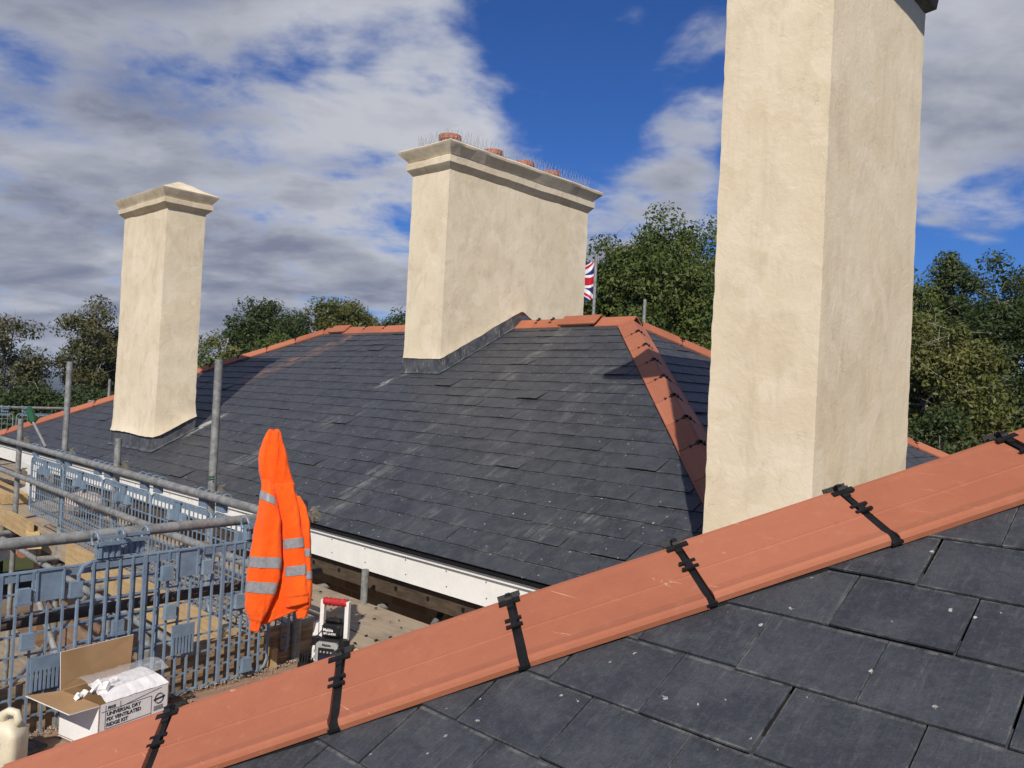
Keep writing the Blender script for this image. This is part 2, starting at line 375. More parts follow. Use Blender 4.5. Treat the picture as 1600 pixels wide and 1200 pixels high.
house = empty('slate_roofed_house', (-6, 5, GZ), 'cream chimneyed house under new dark slate hipped roofs with terracotta ridge tiles', 'house')
main_roof = build('main_roof', *(lambda P, F: (P, F))(
    [(-14.11, EAV_Y, EAV_Z-.03), (-2.38, EAV_Y, EAV_Z-.03), (-1.9, 3.9, roofS(3.9)-.03), (RXE, RY, RZ-.03), (RXW, RY, RZ-.03),
     (-1.9, 10.07, roof_main(-1.9, 7)-.03), (-14.11, 10.556, EAV_Z-.03), (-1.42, 10.556, EAV_Z-.03)],
    [(0, 1, 2, 3, 4), (2, 5, 3), (0, 4, 6), (6, 4, 3, 5, 7)]), M_dark, house)
main_roof['label'] = 'long dark slate hipped roof in the middle distance'
wz = lambda x, y: roof_wing(x, y)-.03
wing_roof = build('wing_roof', [(-2.38, .55, wz(-2.38, .55)), (5.58, .55, wz(0, .55)), (1.6, 4.53, wz(1.6, 4.53)), (1.6, 14, wz(1.6, 14)), (-1.9, 14, wz(-1.9, 14)), (-1.9, 3.9, wz(-1.9, 3.9)), (-2.38, 3.42, wz(-2.38, 3.42))],
                  [(0, 1, 2), (0, 2, 3, 4, 5, 6)], M_dark, house)
wing_roof['label'] = 'close slate roof slope filling the lower right corner'

def clip(poly, n, d):
    """keep the part of a 2D polygon with n.p <= d"""
    out = []
    for i in range(len(poly)):
        a = poly[i]; b = poly[(i+1) % len(poly)]
        da = n[0]*a[0]+n[1]*a[1]-d; db = n[0]*b[0]+n[1]*b[1]-d
        if da <= 0: out.append(a)
        if (da < 0) != (db < 0) and abs(da-db) > 1e-9:
            t_ = da/(da-db); out.append((a[0]+(b[0]-a[0])*t_, a[1]+(b[1]-a[1])*t_))
    return out
def proj(p):
    v = Vector(p); d = v.dot(FW)
    return (800+FPX*v.dot(RT)/d, 600-FPX*v.dot(UP)/d) if d > .1 else (-1e4, -1e4)

EXPO = .184; SLW = .241      # slope exposure and width of a slate
SLATES = []                  # (size on screen, roof, frame, polygon, uvbox, material)
def slate_plane(roof, org, u, v, region, row0, joint0, m, u_rng, rows, visible=True):
    """lay courses of slates; region is a convex polygon in (u, v); org world origin, u / v unit vectors"""
    org, u, v = Vector(org), Vector(u).normalized(), Vector(v).normalized(); n = u.cross(v)
    hp_ = []
    for i in range(len(region)):
        a = region[i]; b = region[(i+1) % len(region)]
        nn = (b[1]-a[1], -(b[0]-a[0])); hp_.append((nn, nn[0]*a[0]+nn[1]*a[1]))
    for r_ in rows:
        v0 = row0 + r_*EXPO; off = joint0 + (SLW/2 if r_ % 2 else 0)
        k0 = int((u_rng[0]-off)/SLW)-1; k1 = int((u_rng[1]-off)/SLW)+1
        for k in range(k0, k1+1):
            g = rng.uniform(.001, .0035); ja = rng.uniform(-.006, .006)*.6; tail = rng.uniform(-.0035, .0035)
            sk = rng.uniform(-.0025, .0025)
            a0 = off+k*SLW+g+ja; a1 = off+(k+1)*SLW-g
            box = [(a0, v0+tail-sk), (a1, v0+tail+sk), (a1, v0+EXPO+.05), (a0, v0+EXPO+.05)]
            poly = box
            for nn, d in hp_:
                poly = clip(poly, nn, d)
                if len(poly) < 3: break
            if len(poly) < 3: continue
            area = abs(sum(poly[i][0]*poly[(i+1) % len(poly)][1]-poly[(i+1) % len(poly)][0]*poly[i][1] for i in range(len(poly))))/2
            if area < .0015: continue
            up = max(0, rng.gauss(0, 1)); lift = .0060+.0020*min(2.5, up*up*.8)+(.010 if rng.random() < .02 else 0)
            c = org+u*((a0+a1)/2)+v*(v0+EXPO/2)
            SLATES.append((roof, org, u, v, n, poly, (a0, a1, v0, v0+EXPO+.05), lift, m, c, visible))
def slate_mesh(mb, uvs, s, o=Vector((0, 0, 0))):
    roof, org, u, v, n, poly, (a0, a1, v0, v1), lift, m, c, vis = s
    th = .0048; top = []; bot = []
    for p in poly:
        t_ = (p[1]-v0)/(v1-v0); h = lift*(1-t_) - .003*t_
        top.append(org+u*p[0]+v*p[1]+n*(h+th)); bot.append(org+u*p[0]+v*p[1]+n*h)
    k = len(poly)
    mb.add(top+bot, [tuple(range(k)), tuple(range(2*k-1, k-1, -1))] + [(i, i+k, (i+1) % k+k, (i+1) % k) for i in range(k)])
    q = [((p[0]-a0)/(a1-a0), (p[1]-v0)/(v1-v0)) for p in poly]; uvs += q+q

ct, st = math.cos(math.atan(TP1)), math.sin(math.atan(TP1)); ctn, stn = math.cos(math.atan(TPN)), math.sin(math.atan(TPN))
Lm = (RY-EAV_Y)/ct
# long south slope of the main roof: u = x, v up the slope
slate_plane(main_roof, (0, EAV_Y, EAV_Z), (1, 0, 0), (0, ct, st), [(-14.11, 0), (-2.38, 0), (-1.9, .48/ct), (RXE, Lm), (RXW, Lm)], -.05, -5.0, M_slateS, (-14.2, -1.8), range(0, 23))
# east end slope: u = y, v up towards -x
slate_plane(main_roof, (-1.42, 0, EAV_Z), (0, 1, 0), (-ct, 0, st), [(3.9, .48/ct), (10.07, .48/ct), (RY, (RXE+1.42)/-ct)], .05, 5.06, M_slateE, (3.4, 10.6), range(0, 23))
slate_plane(main_roof, (-14.11, 0, EAV_Z), (0, -1, 0), (ct, 0, st), [(-10.556, 0), (-3.42, 0), (-RY, (RXW+14.11)/ct)], -.05, 0, M_slateE, (-10.6, -3.4), range(0, 23), False)
slate_plane(main_roof, (0, 10.556, EAV_Z), (-1, 0, 0), (0, -ct, st), [(1.42, 0), (14.11, 0), (-RXW, Lm), (-RXE, Lm)], -.05, 0, M_slateS, (1.4, 14.2), range(0, 23), False)
# near wing, slope facing the camera
Ez = HZ+TPN*(.55-HY)
slate_plane(wing_roof, (0, .55, Ez), (1, 0, 0), (0, ctn, stn), [(-2.38, 0), (5.58, 0), (1.6, 3.98/ctn)], (1.384-.55)/ctn-5*.1846, -.9125+SLW/2, M_slateS, (-2.4, 2.2), range(0, 20))
slate_plane(wing_roof, (-2.38, 0, Ez), (0, -1, 0), (ctn, 0, stn), [(-14, 3.98/ctn), (-14, .48/ctn), (-3.9, .48/ctn), (-3.42, 0), (-.55, 0), (-4.53, 3.98/ctn)], -.05, 0, M_slateE, (-14, -.5), range(0, 25), False)

def seen_size(s):
    roof, org, u, v, n, poly, bx, lift, m, c, vis = s
    if not vis: return 0
    P_ = [proj(org+u*p[0]+v*min(p[1], bx[2]+EXPO)) for p in poly]
    cx_, cy_ = proj(c)
    if not (-10 < cx_ < 1610 and -10 < cy_ < 1215): return 0
    if roof is main_roof:
        if cy_ > 1112-.327*(cx_-262)+8 or 1100 < cx_ < 1425: return 0
        if -10.3 < c.x < -9.12 and 3.82 < c.y < 4.27: return 0
        if -7.16 < c.x < -6.56 and 5.74 < c.y: return 0
    return abs(sum(P_[i][0]*P_[(i+1) % len(P_)][1]-P_[(i+1) % len(P_)][0]*P_[i][1] for i in range(len(P_))))/2
order = sorted(SLATES, key=seen_size, reverse=True)
single = order[:296]; rest = order[296:]
for s in single:
    mb = MB(); uvs = []; slate_mesh(mb, uvs, s)
    build('slate', mb.v, mb.f, s[8], s[0], uv=uvs)
for roof in (main_roof, wing_roof):
    for m_ in (M_slateS, M_slateE):
        mb = MB(); uvs = []
        for s in rest:
            if s[0] is roof and s[8] is m_: slate_mesh(mb, uvs, s)
        if mb.v: tag(build('slate_courses', mb.v, mb.f, m_, roof, uv=uvs), kind='stuff')

# ------------------------------------------------------------------ ridge and hip tiles
def tile_profile(width, flat=False):
    """half profile: (distance from crest along the wing, height off the wing)"""
    return [(0.0, .0), (.012, .0012), (.03, .0), (width*.30, 0), (width*.52, .0), (width*.54, .0012), (width*.56, 0), (width*.84, 0), (width*.90, .003), (width*.95, .006), (width*.985, .0035), (width, -.004)]
def ridge_tile(P0, a, w1, w2, length, width, parent, name='ridge_tile', raise_=.0, mtl=None, lift_b=0.0):
    P0, a, w1, w2 = Vector(P0), Vector(a).normalized(), Vector(w1).normalized(), Vector(w2).normalized()
    nn = -(w1+w2); nn = nn.normalized() if nn.length > 1e-4 else Vector((0, 0, 1))
    n1 = (nn-w1*nn.dot(w1)).normalized(); n2 = (nn-w2*nn.dot(w2)).normalized()
    pr = tile_profile(width); top = [w1*s_+n1*h for s_, h in pr[::-1]]+[w2*s_+n2*h for s_, h in pr[1:]]
    th = .013; inner = [w1*s_+n1*(h-th) for s_, h in pr[::-1]]+[w2*s_+n2*(h-th) for s_, h in pr[1:]]
    sec = [p+nn*(raise_+(-.006 if abs(p.length) < .004 else 0)) for p in top]+[p+nn*raise_ for p in inner[::-1]]
    mb = MB(); mb.loft([[P0+q for q in sec], [P0+a*length+nn*lift_b+q for q in sec]])
    o = mb.build(name, mtl or M_tile, parent)
    return o
def union_strap(P0, a, w1, w2, width, parent, both=False, big=True):
    """black plastic union between two tiles with its crest bar and side clip"""
    P0, a, w1, w2 = Vector(P0), Vector(a).normalized(), Vector(w1).normalized(), Vector(w2).normalized()
    nn = -(w1+w2).normalized(); n1 = (nn-w1*nn.dot(w1)).normalized(); n2 = (nn-w2*nn.dot(w2)).normalized()
    mb = MB(); hw = .0135
    for w, n_ in ((w1, n1), (w2, n2)):
        mb.frame_box(P0+w*width*.5-n_*.0105, a*hw, w*width*.5, n_*.004)
        sides = ((.36, .46) if big else (.45,))
        for s_ in sides: mb.frame_box(P0+w*width*s_+n_*.0045, a*.021, w*.0045, n_*.0028)
        mb.frame_box(P0+w*width*.41+n_*.0020, a*.008, w*width*.06, n_*.0045)
        mb.frame_box(P0+w*width*.25-n_*.004, a*.006, w*width*.16, n_*.003)
        mb.frame_box(P0+w*.018+n_*.0045, a*.028, w*.0085, n_*.0030)
        mb.frame_box(P0+w*.012+n_*.001, a*.009, w*.03, n_*.004)
    mb.frame_box(P0+w2*.034+n2*.012+w1*.0, a*.030, w2*.003, n2*.006)
    mb.frame_box(P0+nn*.009, a*.006, nn.cross(a)*.008, nn*.006)
    return mb.build('tile_clip', M_black, parent)
def hip_frames(a, gradients):
    """wing directions: unit vectors inside each roof plane, square to a, pointing down"""
    out = []
    for g in gradients:
        # plane rises towards g (plan unit) with slope tp
        pn = Vector((-g[0]*g[2], -g[1]*g[2], 1)).normalized(); w = a.cross(pn).normalized()
        if w.z > 0: w = -w
        out.append(w)
    return out
TL = .45
# near hip
a = Vector((1, 1, TPN)).normalized(); wS, wW = hip_frames(a, [(0, 1, TPN), (1, 0, TPN)])
P = Vector((-2.0116, .9221, -.8367))
for k in range(-1, 11):
    q = P+a*(TL*k)
    jit = Vector((rng.uniform(-.003, .003), rng.uniform(-.003, .003), rng.uniform(-.004, .004)))
    ridge_tile(q+a*.0115+jit, a, wS, wW, TL-.023, .258, wing_roof, 'ridge_tile', lift_b=rng.uniform(-.004, .004))
    if k >= 0: union_strap(q, a, wS, wW, .262, wing_roof)
# black strip added for the shadow line under the tile edge
mb = MB(); mb.frame_box(P+a*2.2+wS*.235+Vector((0, 0, -.026)), a*2.75, wS*.010, Vector((0, 0, .008))); mb.build('shadow_strip', M_black, wing_roof)
# main roof hips and ridge
apE = Vector((RXE, RY, RZ+.066)); apW = Vector((RXW, RY, RZ+.066))
def steepen(ws, a, deg=13):
    out = []
    for w in ws:
        w2_ = Matrix.Rotation(R(deg), 3, a) @ w; w3_ = Matrix.Rotation(R(-deg), 3, a) @ w
        out.append(w2_ if w2_.z < w3_.z else w3_)
    return out
def run_hip(start, a, ws, n, s0=.0, big=False, clips=True, width=.165):
    ws = steepen(ws, a)
    for k in range(n):
        q = start+a*(s0+TL*k)
        ridge_tile(q+a*.004, a, ws[0], ws[1], TL-.008, width, main_roof, 'ridge_tile', lift_b=rng.uniform(0, .004), raise_=rng.uniform(0, .004))
        if k > 0 and clips: union_strap(q, a, ws[0], ws[1], width, main_roof, big=False)
aSE = Vector((1, -1, -TP1)).normalized(); aNE = Vector((1, 1, -TP1)).normalized(); aSW = Vector((-1, -1, -TP1)).normalized(); aNW = Vector((-1, 1, -TP1)).normalized()
run_hip(apE, aSE, hip_frames(aSE, [(0, 1, TP1), (-1, 0, TP1)]), 11, .16)
run_hip(apE, aNE, hip_frames(aNE, [(0, -1, TP1), (-1, 0, TP1)]), 11, .16)
run_hip(apW, aSW, hip_frames(aSW, [(0, 1, TP1), (1, 0, TP1)]), 12, .10)
run_hip(apW, aNW, hip_frames(aNW, [(0, -1, TP1), (1, 0, TP1)]), 12, .10)
aR = Vector((1, 0, 0)); wr = steepen(hip_frames(aR, [(0, 1, TP1), (0, -1, TP1)]), aR)
def rtile(x0, x1, **kw): ridge_tile(Vector((x0, RY, RZ+.060)), aR, wr[0], wr[1], x1-x0, .18, main_roof, 'ridge_tile', **kw)
for x0, x1, rr in ((-6.56, -6.27, 0), (-6.262, -5.83, 0), (-5.35, -4.90, 0), (-10.60, -10.36, .0), (-10.03, -9.60, 0), (-9.592, -9.15, 0), (-9.142, -8.69, 0), (-8.682, -8.24, 0), (-8.232, -7.78, 0), (-7.772, -7.20, 0)):
    rtile(x0, x1, raise_=rr)
for x0, x1 in ((-5.87, -5.36), (-10.40, -10.0)): rtile(x0, x1, raise_=.030, lift_b=.003)       # raised vent tiles
for x in (-6.266, -6.05, -9.6, -9.14): union_strap(Vector((x, RY, RZ+.060)), aR, wr[0], wr[1], .18, main_roof, big=False)
mb = MB(); mb.box(-5.80, -5.42, RY-.125, RY+.125, RZ-.10, RZ-.02); mb.box(-10.36, -10.05, RY-.125, RY+.125, RZ-.10, RZ-.02); mb.build('gap_shade', M_dark, main_roof)  # dark blocks added for the shade in the gaps below the raised tiles

# ------------------------------------------------------------------ chimneys
def wob(p, amp, f=1.3, f2=5.0):
    p = Vector(p); return mnoise.noise(p*f)*amp + mnoise.noise(p*f2+Vector((7, 3, 1)))*amp*.45 + mnoise.noise(p*17+Vector((1, 9, 2)))*amp*.16
def shaft(name, x0, x1, y0, y1, zb, zt, m, parent, amp=.012, flare=.03, step=.045):
    per = []
    nx = max(4, int((x1-x0)/step)); ny = max(4, int((y1-y0)/step))
    c = .012
    for i in range(nx): per.append((x0+(x1-x0)*i/nx, y0, 0, -1))
    for i in range(ny): per.append((x1, y0+(y1-y0)*i/ny, 1, 0))
    for i in range(nx): per.append((x1-(x1-x0)*i/nx, y1, 0, 1))
    for i in range(ny): per.append((x0, y1-(y1-y0)*i/ny, -1, 0))
    corner = {0, nx, nx+ny, 2*nx+ny}
    nz = int((zt-min(zb(x0, y0), zb(x1, y1)))/step); rings = []
    for k in range(nz+1):
        t_ = k/nz; ring = []
        for j, (x, y, ax, ay) in enumerate(per):
            z = zb(x, y)+(zt-zb(x, y))*t_
            cxn, cyn = (x0+x1)/2, (y0+y1)/2
            if j in corner: ax = (1 if x > cxn else -1)*.55; ay = (1 if y > cyn else -1)*.55
            d = wob((x, y, z), amp) + flare*math.exp(-(z-zb(x, y))/.10)
            if j in corner: d += mnoise.noise((x*3, y*3, z*14))*.007+.001
            ring.append((x+ax*d, y+ay*d, z+(wob((x*2, y*2, 5), .012) if k == 0 else 0)))
        rings.append(ring)
    mb = MB(); mb.loft(rings); return mb.build(name, m, parent, smooth=False)
def smooth_by_angle(o, deg=35):
    me = o.data; me.polygons.foreach_set('use_smooth', [True]*len(me.polygons)); me.set_sharp_from_angle(angle=R(deg)) if hasattr(me, 'set_sharp_from_angle') else None
def mould(name, x0, x1, y0, y1, prof, m, parent, amp=.008, apex=None, step=.07):
    """rings of a cap: prof = [(overhang, z)...]"""
    nx = max(4, int((x1-x0)/step)); ny = max(4, int((y1-y0)/step)); rings = []
    for oh, z in prof:
        X0, X1, Y0, Y1 = x0-oh, x1+oh, y0-oh, y1+oh; ring = []
        P_ = [(X0+(X1-X0)*i/nx, Y0) for i in range(nx)]+[(X1, Y0+(Y1-Y0)*i/ny) for i in range(ny)]+[(X1-(X1-X0)*i/nx, Y1) for i in range(nx)]+[(X0, Y1-(Y1-Y0)*i/ny) for i in range(ny)]
        cx_, cy_ = (X0+X1)/2, (Y0+Y1)/2
        for x, y in P_:
            d = Vector((x-cx_, y-cy_, 0)); d = d.normalized() if d.length > 0 else d
            w = wob((x, y, z*2.2), amp, 2.0, 7.0); ring.append((x+d.x*w, y+d.y*w, z+wob((x, y, 9+z), amp, 2.4, 8)))
        rings.append(ring)
    mb = MB(); mb.loft(rings); o = mb.build(name, m, parent); smooth_by_angle(o, 28); return o
def flashing(x0, x1, y0, y1, hgt, par, roof=roof_main, apron=.045):
    """lead upstand and apron following the roof round a chimney"""
    per = []; n = 10
    for i in range(n): per.append((x0+(x1-x0)*i/n, y0, 0, -1))
    for i in range(n*3): per.append((x1, y0+(y1-y0)*i/(n*3), 1, 0))
    for i in range(n): per.append((x1-(x1-x0)*i/n, y1, 0, 1))
    for i in range(n*3): per.append((x0, y1-(y1-y0)*i/(n*3), -1, 0))
    r1 = []; r2 = []; r3 = []; r4 = []
    cs = {0, n, 4*n, 5*n}
    for j, (x, y, ax, ay) in enumerate(per):
        if j in cs: ax = 1 if x > (x0+x1)/2 else -1; ay = 1 if y > (y0+y1)/2 else -1
        z = roof(x, y)
        r1.append((x-ax*.03, y-ay*.03, z+hgt+.02)); r2.append((x+ax*.012, y+ay*.012, z+hgt)); r3.append((x+ax*.016+wob((x, y, 0), .006, 8)*ax, y+ay*.016, z+.028))
        ap = apron*(1+.25*mnoise.noise((x*9, y*9, 1))); xx, yy = x+ax*ap, y+ay*ap; r4.append((xx, yy, roof(xx, yy)+.018+abs(wob((x, y, 3), .006, 9))))
    mb = MB(); mb.loft([r1, r2, r3, r4], cap=False); return mb.build('lead_flashing', M_lead, par)

# left chimney
ch = build('chimney', [(-9.7, 4.0, -.9), (-9.6, 4.0, -.9), (-9.6, 4.1, -.9)], [(0, 1, 2)], M_stucco, house)
def chimney(label, x0, x1, y0, y1, gap, zt, m, roof, fl=.03, amp=.008):
    zb = (lambda x, y: max(roof(min(max(x, x0), x1), y)+gap, -5))
    o = shaft('chimney', x0, x1, y0, y1, zb, zt, m, house, flare=fl, amp=amp); smooth_by_angle(o, 40); o['label'] = label
    return o
bpy.data.objects.remove(ch)
c1 = chimney('plain cream rendered chimney with a low pyramid cap, leftmost', -10.33, -9.12, 3.82, 4.265, .17, 1.955, M_stucco, roof_main, .04)
mould('chimney_cap', -10.33, -9.12, 3.82, 4.265, [(-.04, 1.92), (.0, 1.93), (.060, 1.985), (.064, 2.035), (.045, 2.043), (.050, 2.052), (.100, 2.120), (.108, 2.142), (.085, 2.155), (-.02, 2.20), (-.12, 2.255), (-.20, 2.29)], M_cap, c1)
flashing(-10.33, -9.12, 3.82, 4.265, .16, c1)
# middle chimney
c2 = chimney('broad cream rendered chimney with four terracotta pots, in the middle', -7.175, -6.555, 5.745, 8.15, .17, 2.46, M_stucco, roof_main, .015)
mould('chimney_cap', -7.175, -6.555, 5.745, 8.15, [(-.04, 2.40), (.0, 2.425), (.055, 2.495), (.062, 2.56), (.040, 2.572), (.045, 2.585), (.128, 2.665), (.136, 2.69), (.10, 2.712), (-.05, 2.745), (-.2, 2.77)], M_cap, c2)
flashing(-7.175, -6.555, 5.745, 8.15, .16, c2, apron=.025)
M_pot = simple('pot_clay', (.36, .125, .065), .8, .35, 20, .4)
for y in (5.99, 6.67, 7.22, 7.72):
    mb = MB(); n = 28; x = -6.86; rings = []
    for r_, z in ((.105, 2.72), (.112, 2.80), (.108, 2.84), (.128, 2.85), (.128, 2.90), (.10, 2.905), (.094, 2.80)):
        rings.append([(x+r_*math.cos(2*math.pi*j/n), y+r_*math.sin(2*math.pi*j/n), z) for j in range(n)])
    mb.loft(rings)
    for j in range(14):
        a_ = 2*math.pi*j/14; p_ = Vector((x+.129*math.cos(a_), y+.129*math.sin(a_), 2.873)); mb.tube(p_, p_+Vector((.004*math.cos(a_), .004*math.sin(a_), 0)), .008, n=6)
    mb.build('chimney_pot', M_pot, c2)
M_wire = simple('spike_wire', (.55, .55, .53), .3, .1, 30, 0, metallic=.6)
mb = MB()
def spikes(p0, p1, n):
    p0, p1 = Vector(p0), Vector(p1); d = (p1-p0).normalized(); s_ = Vector((-d.y, d.x, 0))
    mb.frame_box((p0+p1)/2, (p1-p0)/2, s_*.012, (0, 0, .003))
    for i in range(n):
        q = p0+(p1-p0)*((i+.5)/n)
        for tw in (-1, 1):
            lean = s_*tw*.035+d*rng.uniform(-.03, .03); mb.tube(q, q+lean+Vector((0, 0, .125)), .0022, .0014, n=4)
spikes((-6.56, 5.78, 2.755), (-6.56, 8.15, 2.755), 42); spikes((-7.16, 5.78, 2.755), (-6.58, 5.78, 2.755), 13); spikes((-7.15, 5.8, 2.755), (-7.15, 8.12, 2.755), 42)
tag(mb.build('bird_spikes', M_wire, c2), kind='stuff')
# right chimney
c3 = chimney('tall cream rendered chimney rising out of view behind the near hip', -2.10, -1.548, 3.66, 4.93, .02, 2.36, M_stuccoR, lambda x, y: roof_wing(x, y)-.05, .012, .005)
mould('chimney_cap', -2.10, -1.548, 3.66, 4.93, [(-.04, 2.32), (.0, 2.34), (.05, 2.37), (.06, 2.44), (.07, 2.50), (.10, 2.55), (.20, 2.60), (.30, 2.66), (.36, 2.68), (.37, 2.80), (.33, 2.83), (.0, 2.90)], M_capdark, c3, .014)
for y in (4.0, 4.55):
    mb = MB(); mb.path([(-1.82, y, 2.82), (-1.82, y, 3.0), (-1.82, y, 3.12), (-1.82, y, 3.15)], [.11, .10, .12, .12], 20); mb.build('chimney_pot', M_pot, c3)

# ------------------------------------------------------------------ eaves and walls
def fascia_run(x0, x1):
    mb = MB(); mb.box(x0, x1-.004, 3.450, 3.468, -1.262, -1.052); mb.build('fascia_board', M_white, house)
xs = [-14.05, -11.6, -8.85, -6.2, -4.93, -2.2]
for i in range(5): fascia_run(xs[i], xs[i+1])
mb = MB(); mb.box(-14.08, -2.2, 3.43, 3.449, -1.088, -1.045); mb.build('eaves_trim', M_white, house)
mb = MB(); mb.box(-14.1, -2.2, 3.405, 3.428, -1.052, -1.038); mb.build('drip_edge', M_black, house)
mb = MB()
for i in range(30):
    x = -13.9+i*.405+rng.uniform(-.05, .05)
    mb.frame_box((x, 3.4485, -1.115+.0*rng.random()), (.003, 0, 0), (0, .003, 0), (0, 0, .003)); mb.frame_box((x+.01, 3.4485, -1.21), (.0028, 0, 0), (0, .003, 0), (0, 0, .0028))
tag(mb.build('fixing_nails', M_black, house), kind='stuff')
# soffit ply with black blocks for the dark of square openings and brick wall beneath
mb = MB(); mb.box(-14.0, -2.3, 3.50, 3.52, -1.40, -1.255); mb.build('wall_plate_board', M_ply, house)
for i in range(34):
    mb = MB(); x = -13.7+i*.335; mb.box(x-.011, x+.011, 3.492, 3.499, -1.35, -1.326); o = mb.build('dark_square', M_black, house)
def brick_mat():
    m, t, b = mat('old_brick', .9, .15); p = pos(t)
    br = t.add('ShaderNodeTexBrick', offset=.5); mp = t.mapping(p, rot=(R(90), 0, 0)); t.l.new(mp, br.inputs['Vector'])
    br.inputs['Scale'].default_value = 1; br.inputs['Brick Width'].default_value = .22; br.inputs['Row Height'].default_value = .075; br.inputs['Mortar Size'].default_value = .006
    br.inputs['Color1'].default_value = (.20, .105, .06, 1); br.inputs['Color2'].default_value = (.28, .19, .12, 1); br.inputs['Mortar'].default_value = (.20, .18, .15, 1)
    setc(t, b, br.outputs[0]); bump(t, b, t.noise(p, 40, 4), .5, .01); return m
M_brick = brick_mat()
wl = MB(); wl.box(-13.6, -2.32, 4.15, 4.4, GZ, -1.30); wl.build('wall', M_brick, house)
wl = MB(); wl.box(-13.6, -13.3, 4.0, 10.2, GZ, -1.12); wl.box(-13.3, 1.6, 9.9, 10.2, GZ, -1.12); wl.box(-2.15, -1.9, 1.0, 4.15, GZ, -1.2); wl.box(-1.9, 5.3, .9, 1.1, GZ, -1.2); wl.build('wall', M_brick, house)
# a few real bricks where the wall top shows in the gap
for i in range(6):
    for r_ in range(-3, 2):
        x = -3.42+i*.168+(.084 if r_%2 else 0)
        if x > -2.5: continue
        mb = MB(); g = rng.uniform(0, .008); mb.box(x+.004, x+.162, 3.69+g, 3.715+g, -1.62+r_*.075, -1.553+r_*.075)
        mb.build('brick', M_brick, house)

# ------------------------------------------------------------------ scaffolding
TR = .0242
scaf = empty('scaffolding', (-3.7, 2.3, GZ), 'galvanised tube scaffold with boarded decks wrapping the inner corner of the eaves', 'scaffolding')
def part_tube(name, a, b, m=M_galv, par=scaf, r_=TR, n=14):
    """hollow-ended scaffold tube"""
    a, b = Vector(a), Vector(b); mb = MB(); mb.path([a, b], [r_, r_], n, cap=False); mb.path([a, b], [r_*.82, r_*.82], n, cap=False)
    k = 0
    for e in (0, n):
        for j in range(n): mb.f.append((e+j, e+(j+1) % n, 2*n+e+(j+1) % n, 2*n+e+j))
    o = mb.build(name, m, par); me = o.data; me.polygons.foreach_set('use_smooth', [True]*len(me.polygons)); me.set_sharp_from_angle(angle=R(40)); return o
def coupler(p, par=scaf, ax=(1, 0, 0), m=M_clamp):
    """right-angle coupler: two bands, flaps and bolts"""
    p, ax = Vector(p), Vector(ax).normalized(); z = Vector((0, 0, 1)); s_ = z.cross(ax).normalized(); mb = MB()
    mb.path([p-z*.022, p+z*.022], [.031, .031], 12); mb.path([p+s_*.05-ax*.022, p+s_*.05+ax*.022], [.031, .031], 12)
    mb.frame_box(p+ax*.04-s_*.004, ax*.022, s_*.012, z*.018); mb.tube(p+ax*.045-s_*.04, p+ax*.045+s_*.045, .0065, n=6)
    mb.frame_box(p+s_*.05+z*.036, z*.014, ax*.016, s_*.012); mb.tube(p+s_*.05+z*.03-s_*.03, p+s_*.05+z*.05+s_*.03, .006, n=6)
    mb.frame_box(p+ax*.045-s_*.042, ax*.010, s_*.008, z*.010)
    return mb.build('coupler', m, par)
ZR = -.68; ZM = -.985; DZ = -1.44
XR0, XR1 = Vector((-14.5, 2.50, ZR)), Vector((-3.53, 2.24, ZR))
def xr(x, z): t_ = (x-XR0.x)/(XR1.x-XR0.x); return Vector((x, XR0.y+(XR1.y-XR0.y)*t_, z))
part_tube('guard_rail', XR0, XR1)
part_tube('guard_rail', xr(-14.5, ZM)+Vector((0, .0, 0)), xr(-3.6, ZM))
part_tube('guard_rail', (-3.555, .25, ZR-.005), (-3.80, 2.46, ZR-.005))
part_tube('guard_rail', (-3.63, .2, -1.02), (-3.74, 2.5, -1.00), M_rust)
# spiral spacer wrap seen on the mid rail
for x, ztop in ((-7.48, .108), (-4.665, .135), (-6.25, -.458), (-8.86, -.459), (-11.2, .05), (-13.6, -.4)):
    y = xr(x, 0).y + .052
    lx = -.035 if ztop > 0 else 0
    part_tube('standard', (x, y, GZ), (x, y, ztop))
    for z in (ZR, ZM):
        o = coupler((x, y, z), ax=(1, 0, 0)); 
    coupler((x, y, -1.62))
HP = (-3.575, 2.065)
for p_, zt in ((HP, -.27), ((-3.72, 2.36), -.60), ((-3.78, .35), -.1)):
    part_tube('standard', (p_[0], p_[1], GZ if p_ is not HP else -.98), (p_[0], p_[1], zt))
coupler((-3.72, 2.36, ZR), ax=(0, 1, 0)); coupler((-3.60, 2.30, ZR+.01), ax=(1, 0, 0)); coupler((*HP, ZR)); None
part_tube('standard', (-4.448, 3.33, GZ), (-4.448, 3.33, -1.215)); part_tube('transom', (-4.1, 3.72, -1.50), (-3.2, 2.6, -1.52))
part_tube('transom', (-3.95, 3.70, -1.47), (-3.55, 3.35, -1.50))
